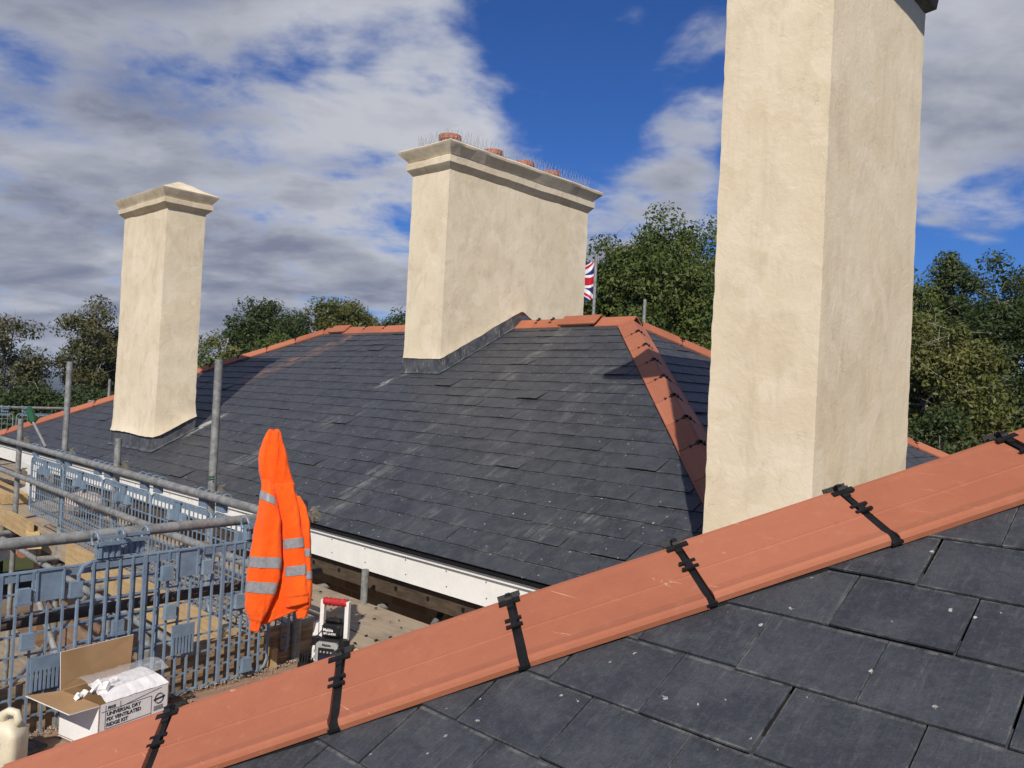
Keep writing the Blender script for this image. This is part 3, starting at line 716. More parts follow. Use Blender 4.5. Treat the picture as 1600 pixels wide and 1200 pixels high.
# ledgers, transoms and braces below the deck
part_tube('ledger', (-14.0, 2.43, -1.60), (-3.5, 2.18, -1.60)); part_tube('ledger', (-14.0, 3.3, -1.62), (-2.6, 3.3, -1.62))
part_tube('ledger', (-3.72, -1, -1.56), (-3.72, 3.4, -1.56)); part_tube('ledger', (-14, 2.44, -3.5), (-3.5, 2.2, -3.5)); part_tube('ledger', (-14, 2.44, -5.4), (-3.5, 2.2, -5.4))
part_tube('ledger', (-3.72, -1, -3.5), (-3.72, 3.4, -3.5)); part_tube('ledger', (-6.9, 1.55, -2.35), (-3.7, 1.9, -2.2))
for x in (-12.5, -11.2, -9.9, -8.86, -7.48, -6.25, -5.4, -4.665): part_tube('transom', (x+.06, 2.2, -1.545), (x+.06, 3.65, -1.545))
part_tube('brace', (-9.5, 2.36, -3.6), (-6.4, 2.30, -1.6)); part_tube('brace', (-6.4, 2.40, -1.75), (-4.0, 2.25, -3.6)); part_tube('brace', (-7.4, 2.2, -1.8), (-5.0, 2.2, -3.3)); part_tube('brace', (-5.9, 2.1, -2.1), (-4.3, 2.15, -2.3))
for x in (-5.9, -5.35, -4.9, -4.35): part_tube('standard', (x, 2.28, -5), (x, 2.28, -1.66))
for x, z in ((-7.4, -1.75), (-5.4, -2.0), (-4.9, -2.15), (-4.35, -1.9)): coupler((x, 2.24, z))
# second, lower platform of the scaffold seen through the guards
for j in range(4):
    mb = MB(); y = 2.46+j*.235; mb.box(-12.5, -3.9, y, y+.225, -3.46, -3.42); mb.build('scaffold_board', M_boardX, scaf)
# decks of boards
yb = 2.44
for j in range(4):
    x_ = -13.8; yy = yb+j*.232
    while x_ < -2.35:
        L_ = rng.choice((2.4, 3.0, 3.9)); x2 = min(x_+L_, -2.3)
        if x2 - x_ > .3:
            mb = MB(); dz = rng.uniform(-.005, .004); mb.frame_box(((x_+x2)/2, yy+.112+rng.uniform(-.003, .003), DZ-.019+dz), ((x2-x_)/2-.004, rng.uniform(-.004, .004), 0), (0, .1115, 0), (0, 0, .019)); mb.build('scaffold_board', M_boardX, scaf)
        x_ = x2
for j in range(-1, 5):
    mb = MB(); x = -3.60+j*.232; dz = rng.uniform(-.004, .004); mb.frame_box((x+.112, 1.0, DZ-.012+dz-.012), (.1115, 0, 0), (rng.uniform(-.005, .005), 1.42, 0), (0, 0, .019)); mb.build('scaffold_board', M_boardY, scaf)
# toe boards
def toe(x0, x1, z0, z1, dy=0.0, m=M_toeX):
    mb = MB(); a_, b_ = xr(x0, 0), xr(x1, 0); mb.frame_box(((x0+x1)/2, (a_.y+b_.y)/2+.01+dy, (z0+z1)/2), ((x1-x0)/2, (b_.y-a_.y)/2, 0), (0, .017, 0), (0, 0, (z1-z0)/2)); return mb.build('toe_board', m, scaf)
toe(-13.5, -9.9, -1.50, -1.30); toe(-9.85, -8.02, -1.495, -1.335, -.03); toe(-8.6, -6.6, -1.56, -1.38, .045, M_boardX); toe(-7.1, -5.2, -1.57, -1.36); toe(-5.9, -3.68, -1.56, -1.345, -.04)
# irregular dusty toe board of the near run
tv = []; n = 60
for i in range(n+1):
    y = .1+2.55*i/n; zt = -1.255+.018*mnoise.noise((y*2.1, 4, 0))*2+(.01 if int(y*1.7) % 2 else -.018)
    xo = -3.555-.245*(y-.25)/2.21; tv += [(xo+.012, y, DZ-.01), (xo+.012, y, zt), (xo+.050, y, zt), (xo+.050, y, DZ-.01)]
tf = []
for i in range(n):
    for j in range(4): a_ = i*4+j; b_ = i*4+(j+1) % 4; tf.append((a_, b_, b_+4, a_+4))
tf += [(0, 1, 2, 3), tuple(n*4+j for j in (3, 2, 1, 0))]
build('toe_board', tv, tf, M_toeY, scaf)

# mesh guards ------------------------------------------------------
def guard(p0, p1, zt, h, label, m=M_guard, singles=False, rail_z=None, side=1, nv=15, nh=6, group=None, comb=True, hooks=(.12, .88)):
    p0, p1 = Vector((p0[0], p0[1], 0)), Vector((p1[0], p1[1], 0)); L_ = (p1-p0).length; u = (p1-p0)/L_; z = Vector((0, 0, 1)); n_ = Vector((u.y, -u.x, 0))*side
    B = lambda s_, t_, d=0: p0+u*s_+z*(zt-t_)+n_*d
    o = empty('mesh_guard', tuple(B(L_/2, h)), label, 'mesh guard', group)
    fr = MB(); c = .05
    fr.path([B(c, 0), B(L_-c, 0)], .007, 6); fr.path([B(c, h), B(L_-c, h)], .0075, 6)
    for a_, sgn in ((0, 1), (L_, -1)):
        fr.path([B(a_+sgn*c, 0), B(a_+sgn*c*.3, c*.3), B(a_, c), B(a_, h-c), B(a_+sgn*c*.3, h-c*.3), B(a_+sgn*c, h)], .0075, 6)
    fr.frame_box(B(L_/2, .022), u*(L_/2-c), z*.012, n_*.006)
    fr.build('frame', m, o)
    bars = MB()
    tk = .0058 if singles else .003; br_ = .0038 if singles else .0030
    for i in range(1, nv):
        s_ = L_*i/nv; rr = .0078 if i in (nv//3, nv-nv//3) else br_
        b = MB() if singles else bars; b.frame_box(B(s_, h/2, .004), u*rr, z*(h/2), n_*tk)
        if singles: b.build('vertical_bar', m, o)
    for i in range(1, nh+1):
        t_ = h*i/(nh+1)
        b = MB() if singles else bars; b.frame_box(B(L_/2, t_, -.004), u*(L_/2), z*.0035, n_*.004)
        if singles: b.build('cross_bar', m, o)
    if not singles: tag(bars.build('grid_bars', m, o), kind='stuff')
    pw = .050 if singles else .034
    pl = MB(); pl.frame_box(B(L_*.5, .058, .012), u*pw, z*.062, n_*.004)
    for sx in (-1, 1): pl.frame_box(B(L_*.5+sx*pw, .058, .017), u*.004, z*.064, n_*.006)
    pl.frame_box(B(L_*.5, -.004, .017), u*.06, z*.004, n_*.006); pl.build('top_plate', m, o)
    if comb:
        cb = MB(); cb.frame_box(B(L_*.5, h*.56, .012), u*.055, z*.028, n_*.005)
        for k in range(7): cb.frame_box(B(L_*.5-.048+k*.016, h*.56+.065, .012), u*.0045, z*.042, n_*.006)
        cb.build('comb_clip', m, o)
    for sx, tz in ((-.105, .085), (.105, .085), (-.36, h-.06), (.36, h-.06), (-.08, h*.40), (.30, h*.42))[:6 if singles else 2]:
        lg = MB(); q = B(L_*.5+sx*L_, tz, .018); lg.frame_box(q, u*.024, z*.026, n_*.013); lg.frame_box(q-z*.032, u*.028, z*.006, n_*.016); lg.build('lug', M_guard2 if rng.random() < .4 else m, o)
    rz = (rail_z if rail_z is not None else zt+.09)
    for hx_ in hooks:
        hk = MB(); q = p0+u*(L_*hx_)+z*rz
        for du in (-.055, .055):
            pts = []
            for k in range(9):
                a_ = math.pi*(-.35+1.7*k/8); pts.append(q+u*du+n_*(.0305*math.cos(a_))+z*(.0305*math.sin(a_)))
            hk.path(pts, .0055, 6)
            for k in range(1, 8): pass
        hk.frame_box(q+n_*.036+z*.010, u*.055, z*.007, n_*.004); hk.frame_box(q+n_*.036-z*.014, u*.055, z*.007, n_*.004)
        hk.frame_box(q-z*(.055), u*.05, z*.025, n_*.012)
        for k in range(4): hk.frame_box(q-z*.055+n_*.014+u*(-.039+.026*k), u*.006, z*.024, n_*.004)
        hk.build('hook', m, o)
    return o
G = 'blue grey mesh guards hung on the scaffold rails'
nx_ = lambda y: -3.555-.245*(y-.25)/2.21
guard((nx_(1.22)+.095, 1.22), (nx_(2.165)+.095, 2.165), -.775, .655, 'blue grey mesh guard hanging left of the orange hoodie above the fallen cardboard box', singles=True, rail_z=ZR-.005, group=G, nv=17, nh=7)
guard((nx_(.64)+.072, .64), (nx_(1.58)+.072, 1.58), -.79, .66, 'blue grey mesh guard at the bottom left edge behind the plastic jug', singles=True, rail_z=ZR-.005, group=G, hooks=(.1, .86), nv=16, nh=7)
lab = ['mesh guard on the long rail nearest the hoodie', 'mesh guard on the long rail below the foot of the tall scaffold pole', 'mesh guard on the long rail below the left chimney base', 'mesh guard on the long rail right of the tall left pole', 'farthest mesh guard on the long rail, left of the tall left pole']
for i in range(5):
    x1 = -3.66-i*.935; x0 = x1-.925
    guard((x0, xr(x0, 0).y+.03), (x1, xr(x1, 0).y+.03), -.775, (.60 if i < 4 else .50), lab[i], m=M_guard, rail_z=ZR, nv=15, nh=7, group=G, comb=False)
# clips of bright steel on the long rail
# west scaffold beyond the far hip
ws_ = empty('scaffolding', (-15.6, 5, GZ), 'grey tube scaffold beyond the far left end of the slate roof', 'scaffolding')
part_tube('guard_rail', (-15.3, 2.0, -.60), (-15.3, 5.7, -.60), par=ws_)
for y, zt in ((2.6, -.3), (5.65, -.05), (8.6, -.05)): part_tube('standard', (-15.55, y, GZ), (-15.55, y, zt), par=ws_)
part_tube('guard_rail', (-15.55, 5.3, -.47), (-15.55, 9.4, -.47), par=ws_)
for j in range(3):
    mb = MB(); mb.box(-15.2+j*.23, -14.98+j*.23, 2.0, 9, -1.42, -1.38); mb.build('scaffold_board', M_boardY, ws_)
guard((-15.27, 3.0), (-15.27, 4.05), -.70, .52, 'pale mesh guard seen left of the green handled brush', m=M_guard2, rail_z=-.60, nv=13, nh=5, group='pale mesh guards beyond the far end of the roof')
guard((-15.27, 4.10), (-15.27, 5.15), -.70, .52, 'pale mesh guard seen right of the green handled brush', m=M_guard2, rail_z=-.60, nv=13, nh=5, group='pale mesh guards beyond the far end of the roof')
ns_ = empty('scaffolding', (-7.6, 11.0, GZ), 'single grey scaffold pole showing above the ridge right of the flag', 'scaffold pole')
part_tube('standard', (-7.57, 11.0, GZ), (-7.57, 11.0, 1.70), par=ns_, r_=.027); part_tube('ledger', (-9.5, 11.0, -1.6), (-4, 11.0, -1.6), par=ns_)

# ------------------------------------------------------------------ orange hoodie hung on the pole
def orange():
    m, t, b = mat('orange_fleece', .85, .15); p = pos(t); n = t.noise(p, 6, 4, .6); n2 = t.noise(p, 420, 2, .5)
    setc(t, b, t.mix(t.rng(n, .35, .65), (.90, .095, .006), (.95, .125, .010))); b.inputs['Sheen Weight'].default_value = .15
    bump(t, b, t.math('ADD', t.math('MULTIPLY', n2, .12), t.math('ADD', t.noise(t.mapping(p, sc=(1, 1, .35)), 20, 4, .5, 1.2), t.math('MULTIPLY', t.noise(p, 55, 4, .6, 1.5), .35))), .75, .012); return m
M_or = orange(); M_refl = simple('reflective_tape', (.25, .25, .265), .42, .2, 60, .2, dist=.003)
HC = Vector((-3.505, 2.095, -.612)); hs = .00309
hu = Vector((.7250, .6888, 0)).normalized(); hn = Vector((hu.y, -hu.x, 0)); hz_ = Vector((0, 0, 1))
hdp = -HC.normalized()
def hp3(px, py, d=0.0):
    dx = (px-437)*hs; dy = (800-py)*hs
    return HC+hu*(dx-dy*.05)+hz_*(dy+dx*.05)+hdp*d
def cloth_loft(name, secs, par, m=M_or, folds=3, amp=.010, d0=0.0, n=40, sub=6, seed=0, cap=True, grow=0.0):
    """secs: (y, x left, x right, thickness, tilt, depth): rings of hanging cloth, flattened, with long folds"""
    rings = []
    secs = [tuple(q)+(0,)*(6-len(q)) for q in secs]
    for i in range(len(secs)-1):
        for k in range(sub if i < len(secs)-2 else sub+1):
            t_ = k/sub; s_ = [secs[i][j]*(1-t_)+secs[i+1][j]*t_ for j in range(6)]
            y, xl, xr_, th, tl, dd = s_; cx_ = (xl+xr_)/2; hw = (xr_-xl)/2; ring = []
            for j in range(n):
                a_ = 2*math.pi*j/n; ca, sa = math.cos(a_), math.sin(a_)
                sx = math.copysign(abs(ca)**.75, ca); xx = cx_+hw*sx
                fold = amp*(mnoise.noise((xx*.11*folds/3+y*.012, seed, y*.006))*1.6+.55*mnoise.noise((xx*.26+y*.03, seed+5, y*.012)))+.0035*mnoise.noise((xx*.3, y*.12, seed))
                edge = (1-abs(sx)**3)
                ring.append(hp3(xx+mnoise.noise((y*.05, seed, sx))*1.3, y+tl*sx*.5, d0+dd+math.copysign(abs(sa)**.7, -sa)*(th+grow)+(-1 if sa > 0 else 1)*fold*edge))
            rings.append(ring)
    mb = MB(); mb.loft(rings, cap=cap); o = mb.build(name, m, par, smooth=True); return o
hood = empty('hoodie', tuple(hp3(440, 940)), 'bright orange high visibility hoodie with grey reflective bands hanging from the scaffold pole', 'hoodie')
S_BODY = [(752, 408, 457, .034, -3), (764, 407, 460, .036, -2), (780, 406, 465, .040, 0), (800, 406, 470, .042, 0), (830, 408, 475, .045, 0), (860, 410, 479, .045, 0), (900, 410, 482, .046, -6), (930, 409, 484, .045, -18), (950, 408, 484, .042, -28), (962, 409, 482, .036, -33)]
S_FRONT = [(756, 424, 457, .020, -2, .018), (775, 427, 462, .024, 0, .028), (800, 432, 467, .026, 0, .034), (840, 440, 473, .028, 0, .036), (880, 443, 478, .030, 0, .036), (915, 445.5, 481, .032, -3, .036), (930, 446, 482.5, .034, -5, .036), (932, 446.5, 482, .030, -6, .036), (945, 446.5, 482, .029, -8, .036)]
S_SLV = [(752, 409, 424, .020, 4, .022), (768, 407, 429, .028, 6, .040), (785, 405, 434, .034, 5, .052), (810, 401, 438.5, .038, 4, .062), (840, 395, 440, .040, 2, .068), (870, 390, 440, .040, 2, .070), (900, 386, 438.5, .040, 3, .070), (925, 383.5, 431, .040, 4, .070), (950, 384, 420, .038, 5, .070), (966, 388, 411, .030, 5, .068), (969, 390, 409, .024, 4, .068), (984, 391.5, 405.5, .022, 3, .066)]
S_RSL = [(776, 459, 468, .018, 0, .0), (792, 463, 478, .028, 3, .008), (815, 468, 484, .032, 4, .010), (850, 472, 486, .034, 2, .012), (890, 474, 487.5, .034, 0, .012), (925, 470, 488, .034, 0, .012), (940, 458, 487, .032, 0, .010), (950, 458, 485.5, .030, -2, .008), (953, 461, 483, .026, -2, .008), (966, 464, 480, .024, -4, .008)]
cloth_loft('hood', [(671.5, 419, 434, .012, 0), (677, 415, 438, .026, 0), (688, 409.5, 441, .036, 0), (702, 404.5, 445, .042, 0), (719, 402, 449, .044, 0), (738, 403.5, 453.5, .042, 0), (750, 407, 456, .038, -3), (758, 408.5, 458, .036, -6), (761, 407.5, 459.5, .040, -7), (766, 408, 460, .040, -8)], hood, amp=.016, seed=1.7, folds=4)
cloth_loft('torso', S_BODY, hood, amp=.012, seed=2.6)
cloth_loft('front_panel', S_FRONT, hood, amp=.007, seed=.4)
cloth_loft('sleeve', S_SLV, hood, amp=.012, seed=4.2)
cloth_loft('sleeve', S_RSL, hood, amp=.007, seed=5.7)
def sec_at(S, y):
    for a_, b_ in zip(S, S[1:]):
        a_ = tuple(a_)+(0,)*(6-len(a_)); b_ = tuple(b_)+(0,)*(6-len(b_))
        if a_[0] <= y <= b_[0]: t_ = (y-a_[0])/(b_[0]-a_[0]); return [a_[j]*(1-t_)+b_[j]*t_ for j in range(6)]
def band(S, y0, y1, seed, amp, tl0=None):
    ys = sorted({y0, y1, *[q[0] for q in S if y0 < q[0] < y1]}); secs = []
    for y in ys:
        q = sec_at(S, y); q[1] -= .35; q[2] += .35
        if tl0 is not None: q[4] = tl0
        secs.append(q)
    cloth_loft('reflective_band', secs, hood, M_refl, amp=amp, seed=seed, sub=4, cap=False, grow=.0035)
band(S_SLV, 870, 886.5, 4.2, .012); band(S_SLV, 908, 925, 4.2, .012); band(S_SLV, 773, 786, 4.2, .012, 12)
band(S_FRONT, 842, 857, .4, .007, -4); band(S_FRONT, 884, 899, .4, .007, -4)
band(S_RSL, 858, 870, 5.7, .007); band(S_RSL, 893, 905, 5.7, .007)

# ------------------------------------------------------------------ radio on the boards
M_rgrey = simple('radio_grey', (.30, .31, .30), .45, .12, 20, .1); M_lcd = simple('display_glass', (.02, .02, .05), .15, .2, 10, 0); M_redwrap = simple('red_tape', (.42, .02, .025), .5, .3, 60, .4, dist=.01)
M_wplas = simple('white_plastic', (.72, .70, .68), .45, .08, 20, .05); M_wtext = simple('white_print', (.75, .75, .75), .5, .02, 5, 0)
radio = empty('site_radio', (-3.28, 2.33, DZ), 'rugged grey and black jobsite radio with a red wrapped white carry handle', 'radio')
ra = R(31); ru = Vector((math.cos(ra), math.sin(ra), 0)); rn = Vector((ru.y, -ru.x, 0)); rz_ = Vector((0, 0, 1)); RC = Vector((-3.36, 2.32, DZ))
def RB(u_, z, d): return RC+ru*u_+rz_*z+rn*d
def rbox(name, u0, u1, z0, z1, d0, d1, m, bev=0.0, par=radio):
    mb = MB()
    if bev:
        rings = []
        for dd, ins in ((d0, bev), (d0+(d1-d0)*.12, 0), (d1-(d1-d0)*.12, 0), (d1, bev)):
            a0, a1, b0, b1 = u0+ins, u1-ins, z0+ins, z1-ins; cc = bev*1.4
            rings.append([RB(a0+cc, b0, dd), RB(a1-cc, b0, dd), RB(a1, b0+cc, dd), RB(a1, b1-cc, dd), RB(a1-cc, b1, dd), RB(a0+cc, b1, dd), RB(a0, b1-cc, dd), RB(a0, b0+cc, dd)])
        mb.loft(rings)
    else: mb.frame_box(RB((u0+u1)/2, (z0+z1)/2, (d0+d1)/2), ru*(u1-u0)/2, rz_*(z1-z0)/2, rn*(d1-d0)/2)
    return mb.build(name, m, par)
rbox('body', -.055, .085, .0, .215, -.07, .05, M_black, .012)
fp = rbox('front_panel', -.042, .072, .012, .205, .045, .062, M_rgrey, .008)
rbox('display_panel', -.026, .056, .085, .178, .060, .0655, M_black, par=radio)
rbox('display', -.018, .048, .118, .142, .0655, .067, M_lcd)
for k in range(4): mb = MB(); mb.path([RB(-.012+k*.018, .160, .0655), RB(-.012+k*.018, .160, .0690)], [.0052, .0045], 8); mb.build('button', M_rgrey, radio)
for k in range(5): mb = MB(); mb.path([RB(-.016+k*.0155, .101, .0655), RB(-.016+k*.0155, .101, .0690)], [.0050, .0042], 8); mb.build('button', M_rgrey, radio)
for u_, z in ((-.056, .20), (.086, .20), (-.056, .02), (.086, .02)):
    mb = MB(); mb.path([RB(u_, z-.018, .03), RB(u_, z+.018, .03)], [.022, .022], 10); mb.build('corner_bumper', M_black, radio)
for z in (.05, .08, .11, .14): rbox('side_rib', -.066, -.056, z, z+.012, -.03, .03, M_rgrey)
mb = MB()
for u_ in (-.050, .080): mb.frame_box(RB(u_, .295, -.02), ru*.010, rz_*.095, rn*.013)
mb.build('handle_post', M_wplas, radio)
mb = MB(); pts = [RB(-.046+.122*k/12, .382+.001*math.sin(k*2.1), -.02) for k in range(13)]; mb.path(pts, [.019+.0022*math.sin(k*2.7) for k in range(13)], 12); mb.build('handle_grip', M_redwrap, radio, smooth=True)
bt = rbox('battery', -.030, .066, .222, .285, -.035, .035, M_black, .007)
rbox('battery', -.022, .058, .285, .305, -.03, .02, M_black, .006)
mwR = Matrix.Translation(RB(-.020, .252, .0365)) @ Matrix((ru, rz_, rn)).transposed().to_4x4()
text('Makita', .020, mwR, M_wtext, radio, .0004); text('18V LI-ION', .014, Matrix.Translation(RB(-.020, .236, .0365)) @ Matrix((ru, rz_, rn)).transposed().to_4x4(), M_wtext, radio, .0004)
text('Makita', .017, Matrix.Translation(RB(-.008, .187, .0630)) @ Matrix((ru, rz_, rn)).transposed().to_4x4(), M_black, radio, .0005)
mb = MB(); mb.path([RB(.0, .3, -.04), RB(-.05, .22, .05), RB(-.078, .12, .075), RB(-.095, .03, .05), RB(-.12, .005, .06)], .0028, 6); mb.build('cable', M_black, radio)
chg = empty('battery_charger', tuple(RB(-.13, 0, .02)), 'small black charger with fins standing against the left side of the radio', 'charger')
mb = MB(); mb.frame_box(RB(-.11, .045, .02), ru*.028, rz_*.045, rn*.03); mb.build('body', M_black, chg)
for k in range(4): mb = MB(); mb.frame_box(RB(-.13+k*.014, .10, .035), ru*.0035, rz_*.03, rn*.012); mb.build('fin', M_black, chg)
pc = MB(); pc.frame_box(RB(-.085, .135, -.05), ru*.014, rz_*.135, rn*.03); o = pc.build('plastic_crate_end', M_wplas); tag(o, 'white pierced plastic upright standing behind the left side of the radio', 'plastic panel')

# offcuts by the radio
def loose(name, c, hx_, hy_, hz__, rot, m, label, cat):
    mb = MB(); u_ = Vector((math.cos(R(rot)), math.sin(R(rot)), 0)); v_ = Vector((-u_.y, u_.x, 0)); mb.frame_box(c, u_*hx_, v_*hy_, (0, 0, hz__)); o = mb.build(name, m, None, loc=(c[0], c[1], c[2]-hz__)); tag(o, label, cat); return o
loose('timber_batten', (-3.35, 2.63, DZ+.018), .42, .03, .013, -3, M_fresh, 'pale yellow timber batten lying on the boards right of the radio', 'timber')
loose('timber_batten', (-3.22, 2.49, DZ+.017), .30, .035, .012, -6, M_fresh, 'short pale timber offcut lying behind the ridge tile clip by the radio', 'timber')
loose('slate_offcut', (-3.45, .98, DZ+.018), .10, .07, .006, 20, M_slateS, 'dark piece of slate lying between the jug and the fallen cardboard box', 'slate offcut')
M_grit = simple('mortar_crumbs', (.32, .26, .20), .9, .5, 60, .2)
mb = MB()
def crumbs(x0, x1, y0, y1, n, s0=.003, s1=.010):
    for _ in range(n):
        s_ = rng.uniform(s0, s1); c = Vector((rng.uniform(x0, x1), rng.uniform(y0, y1), DZ+.006+s_*.4)); q = Vector((rng.uniform(-1, 1), rng.uniform(-1, 1), rng.uniform(-1, 1))).normalized(); a_ = q.orthogonal().normalized(); b_ = q.cross(a_)
        mb.frame_box(c, q*s_, a_*s_*rng.uniform(.5, 1), b_*s_*rng.uniform(.3, .7))
for q_ in range(17): y_ = .9+q_*.1; xo = -3.505-.245*(y_-.25)/2.21; crumbs(xo+.005, xo+.07, y_, y_+.1, 90, .001, .0032); crumbs(xo+.02, xo+.3, y_, y_+.1, 14, .001, .0045)
tag(mb.build('mortar_crumbs', M_grit), kind='stuff')
mb = MB()
for _ in range(42):
    s_ = rng.uniform(.004, .017); c = Vector((rng.uniform(-5.2, -3.2), rng.uniform(2.6, 3.35), DZ+.008)); a_ = rng.uniform(0, 3.1); mb.frame_box(c, Vector((math.cos(a_), math.sin(a_), 0))*s_, Vector((-math.sin(a_), math.cos(a_), 0))*s_*.4, (0, 0, .003))
tag(mb.build('slate_chips', M_dark), kind='stuff')
st_ = empty('perforated_strap', (-3.53, 1.62, DZ), 'rusty perforated steel strap lying under the mesh guard', 'metal strap')
mb = MB(); d_ = Vector((.06, .997, 0)); s2 = Vector((.997, -.06, 0)); q = Vector((-3.56, 1.56, DZ+.014))
for sgn in (-1, 1): mb.frame_box(q+s2*sgn*.011, d_*.17, s2*.003, (0, 0, .0015))
for k in range(13): mb.frame_box(q+d_*(-.165+k*.0275), d_*.006, s2*.010, (0, 0, .0015))
mb.build('strap', M_rust, st_)

# ------------------------------------------------------------------ ridge kit box
def carton():
    m, t, b = mat('brown_card', .85, .15); p = pos(t); w = t.noise(t.mapping(p, sc=(1, 1, .1)), 90, 3); n = t.noise(p, 6, 4)
    setc(t, b, t.mix(t.rng(n, .35, .65), (.36, .225, .115), (.43, .275, .145))); bump(t, b, w, .12, .003); return m
M_card = carton(); M_cardw = simple('white_card', (.74, .73, .73), .7, .05, 9, .08, dist=.006); M_ink = simple('black_print', (.03, .03, .035), .6, .1, 9, 0); M_foam = simple('white_foam', (.82, .80, .78), .8, .05, 40, .2)
box = empty('cardboard_box', (-3.24, 1.207, DZ), 'white ridge kit carton lying open with brown flaps and foam scraps', 'cardboard box')
A_ = Vector((-3.484, 1.148, DZ+.004)); B_ = Vector((-3.235, 1.208, DZ+.004)); us = (B_-A_).normalized(); wsd = (B_-A_).length; ul = Vector((-us.y, us.x, 0)); LL = .305; HH = .178; zz = Vector((0, 0, 1))
D_ = A_+ul*LL; C_ = B_+ul*LL
def panel(name, pts, th_dir, m1, m2, par=box, th=.004):
    """thin card panel: pts outline, outer colour m1, inner colour m2"""
    pts = [Vector(p) for p in pts]; d = Vector(th_dir).normalized()*th; n = len(pts)
    vs = pts+[p+d for p in pts]; fs = [(0, 1, 2), (0, 2, 3), (n+2, n+1, n), (n+3, n+2, n)]+[(i, (i+1) % n, (i+1) % n+n, i+n) for i in range(n)]
    return build(name, vs, fs, m1, par, mats=[m1, m2], fmat=[0, 0, 1, 1]+[1]*n)
H_ = zz*HH
panel('side_panel', [B_, C_, C_+H_, B_+H_], -us, M_cardw, M_card)
panel('side_panel', [A_, D_, D_+H_, A_+H_], us, M_cardw, M_card)
panel('end_panel', [A_, B_, B_+H_, A_+H_], ul, M_cardw, M_card)
panel('end_panel', [D_, C_, C_+H_, D_+H_], -ul, M_cardw, M_card)
panel('bottom_panel', [A_+zz*.004, B_+zz*.004, C_+zz*.004, D_+zz*.004], zz, M_cardw, M_card)
# flap folded out over the short end, brown inside upwards
panel('flap', [A_+H_, B_+H_, B_+H_-ul*.120+zz*.004+us*.0, A_+H_-ul*.125+zz*.012-us*.02], -zz, M_card, M_cardw)
# tall brown flap standing along the far long side
panel('flap', [A_+H_, D_+H_, D_+H_+zz*.150-us*.004+ul*.01, A_+H_+zz*.155+us*.004-ul*.01], -us, M_card, M_cardw)
# white lid flap folded in, slightly bulging
lv = []; lf = []; NU, NV = 14, 8
for i in range(NU+1):
    for j in range(NV+1):
        s_ = .03+(LL-.03)*i/NU; t_ = j/NV; w_ = wsd*.80*t_
        bul = .030*math.sin(math.pi*min(1, t_*.75))*(0.5+.5*i/NU)+.004*mnoise.noise((i*.6, j*.7, 2))
        sk = .05*t_*(1-i/NU)
        lv.append(B_+H_+ul*(s_+sk)-us*w_+zz*(.003+bul))
for i in range(NU):
    for j in range(NV): a_ = i*(NV+1)+j; lf.append((a_, a_+NV+1, a_+NV+2, a_+1))
k = len(lv); lv += [v-zz*.004 for v in lv]; lf += [tuple(x+k for x in q[::-1]) for q in lf]
build('flap', lv, lf, M_cardw, box)
# plastic film bulging over the box and scraps of foam
M_film, ft, fb = mat('clear_film', .12, .5); fb.inputs['Transmission Weight'].default_value = .0; fb.inputs['Alpha'].default_value = .30; setc(ft, fb, (.75, .77, .8)); bump(ft, fb, ft.noise(pos(ft), 40, 4, .7, 1), .6, .01)
fv = []; ff = []
for i in range(15):
    for j in range(7):
        s_ = .02+.34*i/14; t_ = .30+.62*j/6; fv.append(B_+H_+ul*s_-us*wsd*t_+zz*(.035+.028*math.sin(math.pi*j/6)+.010*mnoise.noise((i*.8, j, 4))))
for i in range(14):
    for j in range(6): a_ = i*7+j; ff.append((a_, a_+7, a_+8, a_+1))
build('plastic_film', fv, ff, M_film, box, smooth=True)
for c, s_, sd_ in ((A_+us*.13+ul*.005+zz*(HH+.010), .024, 1), (A_+us*.15+ul*.07+zz*(HH+.026), .030, 2), (A_+us*.13+ul*.13+zz*(HH+.030), .020, 3)):
    mb = MB(); rr_ = random.Random(sd_)
    for k in range(5):
        e1 = Vector((rr_.uniform(-1, 1), rr_.uniform(-1, 1), rr_.uniform(-.5, .5))).normalized(); e2 = e1.orthogonal().normalized(); e3 = e1.cross(e2)
        mb.frame_box(c+Vector((rr_.uniform(-1, 1), rr_.uniform(-1, 1), rr_.uniform(-.3, .4)))*s_*.6, e1*s_*rr_.uniform(.4, .9), e2*s_*rr_.uniform(.3, .6), e3*s_*rr_.uniform(.12, .3))
    mb.build('foam_scrap', M_foam, box)
# print on the long side
mwB = Matrix.Translation(B_+us*.0008) @ Matrix((ul, zz, us)).transposed().to_4x4()
def put(body, s_, z, size, bold=0.0, shear=0): return text(body, size, mwB @ Matrix.Translation((s_, z, 0)), M_ink, box, bold, 'lettering', shear)
put('FIX:R', .034, .154, .0150, .0006, .1); put('UNIVERSAL DRY', .031, .129, .0200, .0005); put('FIX VENTILATED', .031, .108, .0200, .0005); put('RIDGE KIT', .031, .087, .0200, .0005)
mb = MB()
def line(s0, z0, s1, z1, w=.0008):
    a_, b_ = B_+us*.0009+ul*s0+zz*z0, B_+us*.0009+ul*s1+zz*z1; d = (b_-a_); mb.frame_box((a_+b_)/2, d/2, us.cross(d.normalized())*w, us*.0004)
for s0, z0, s1, z1 in ((.026, .080, .026, .170), (.026, .080, .226, .080), (.226, .066, .226, .150), (.088, .150, .226, .150), (.088, .150, .088, .172), (.008, .148, .088, .149), (.088, .148, .27, .173), (.026, .055, .15, .055), (.112, .052, .112, .070), (.165, .052, .165, .070), (.026, .040, .226, .040)): line(s0, z0, s1, z1, .0006)
for z in (.086, .091, .096, .101): line(.238, z, .282, z, .0008)
line(.034, .060, .08, .060, .0010)
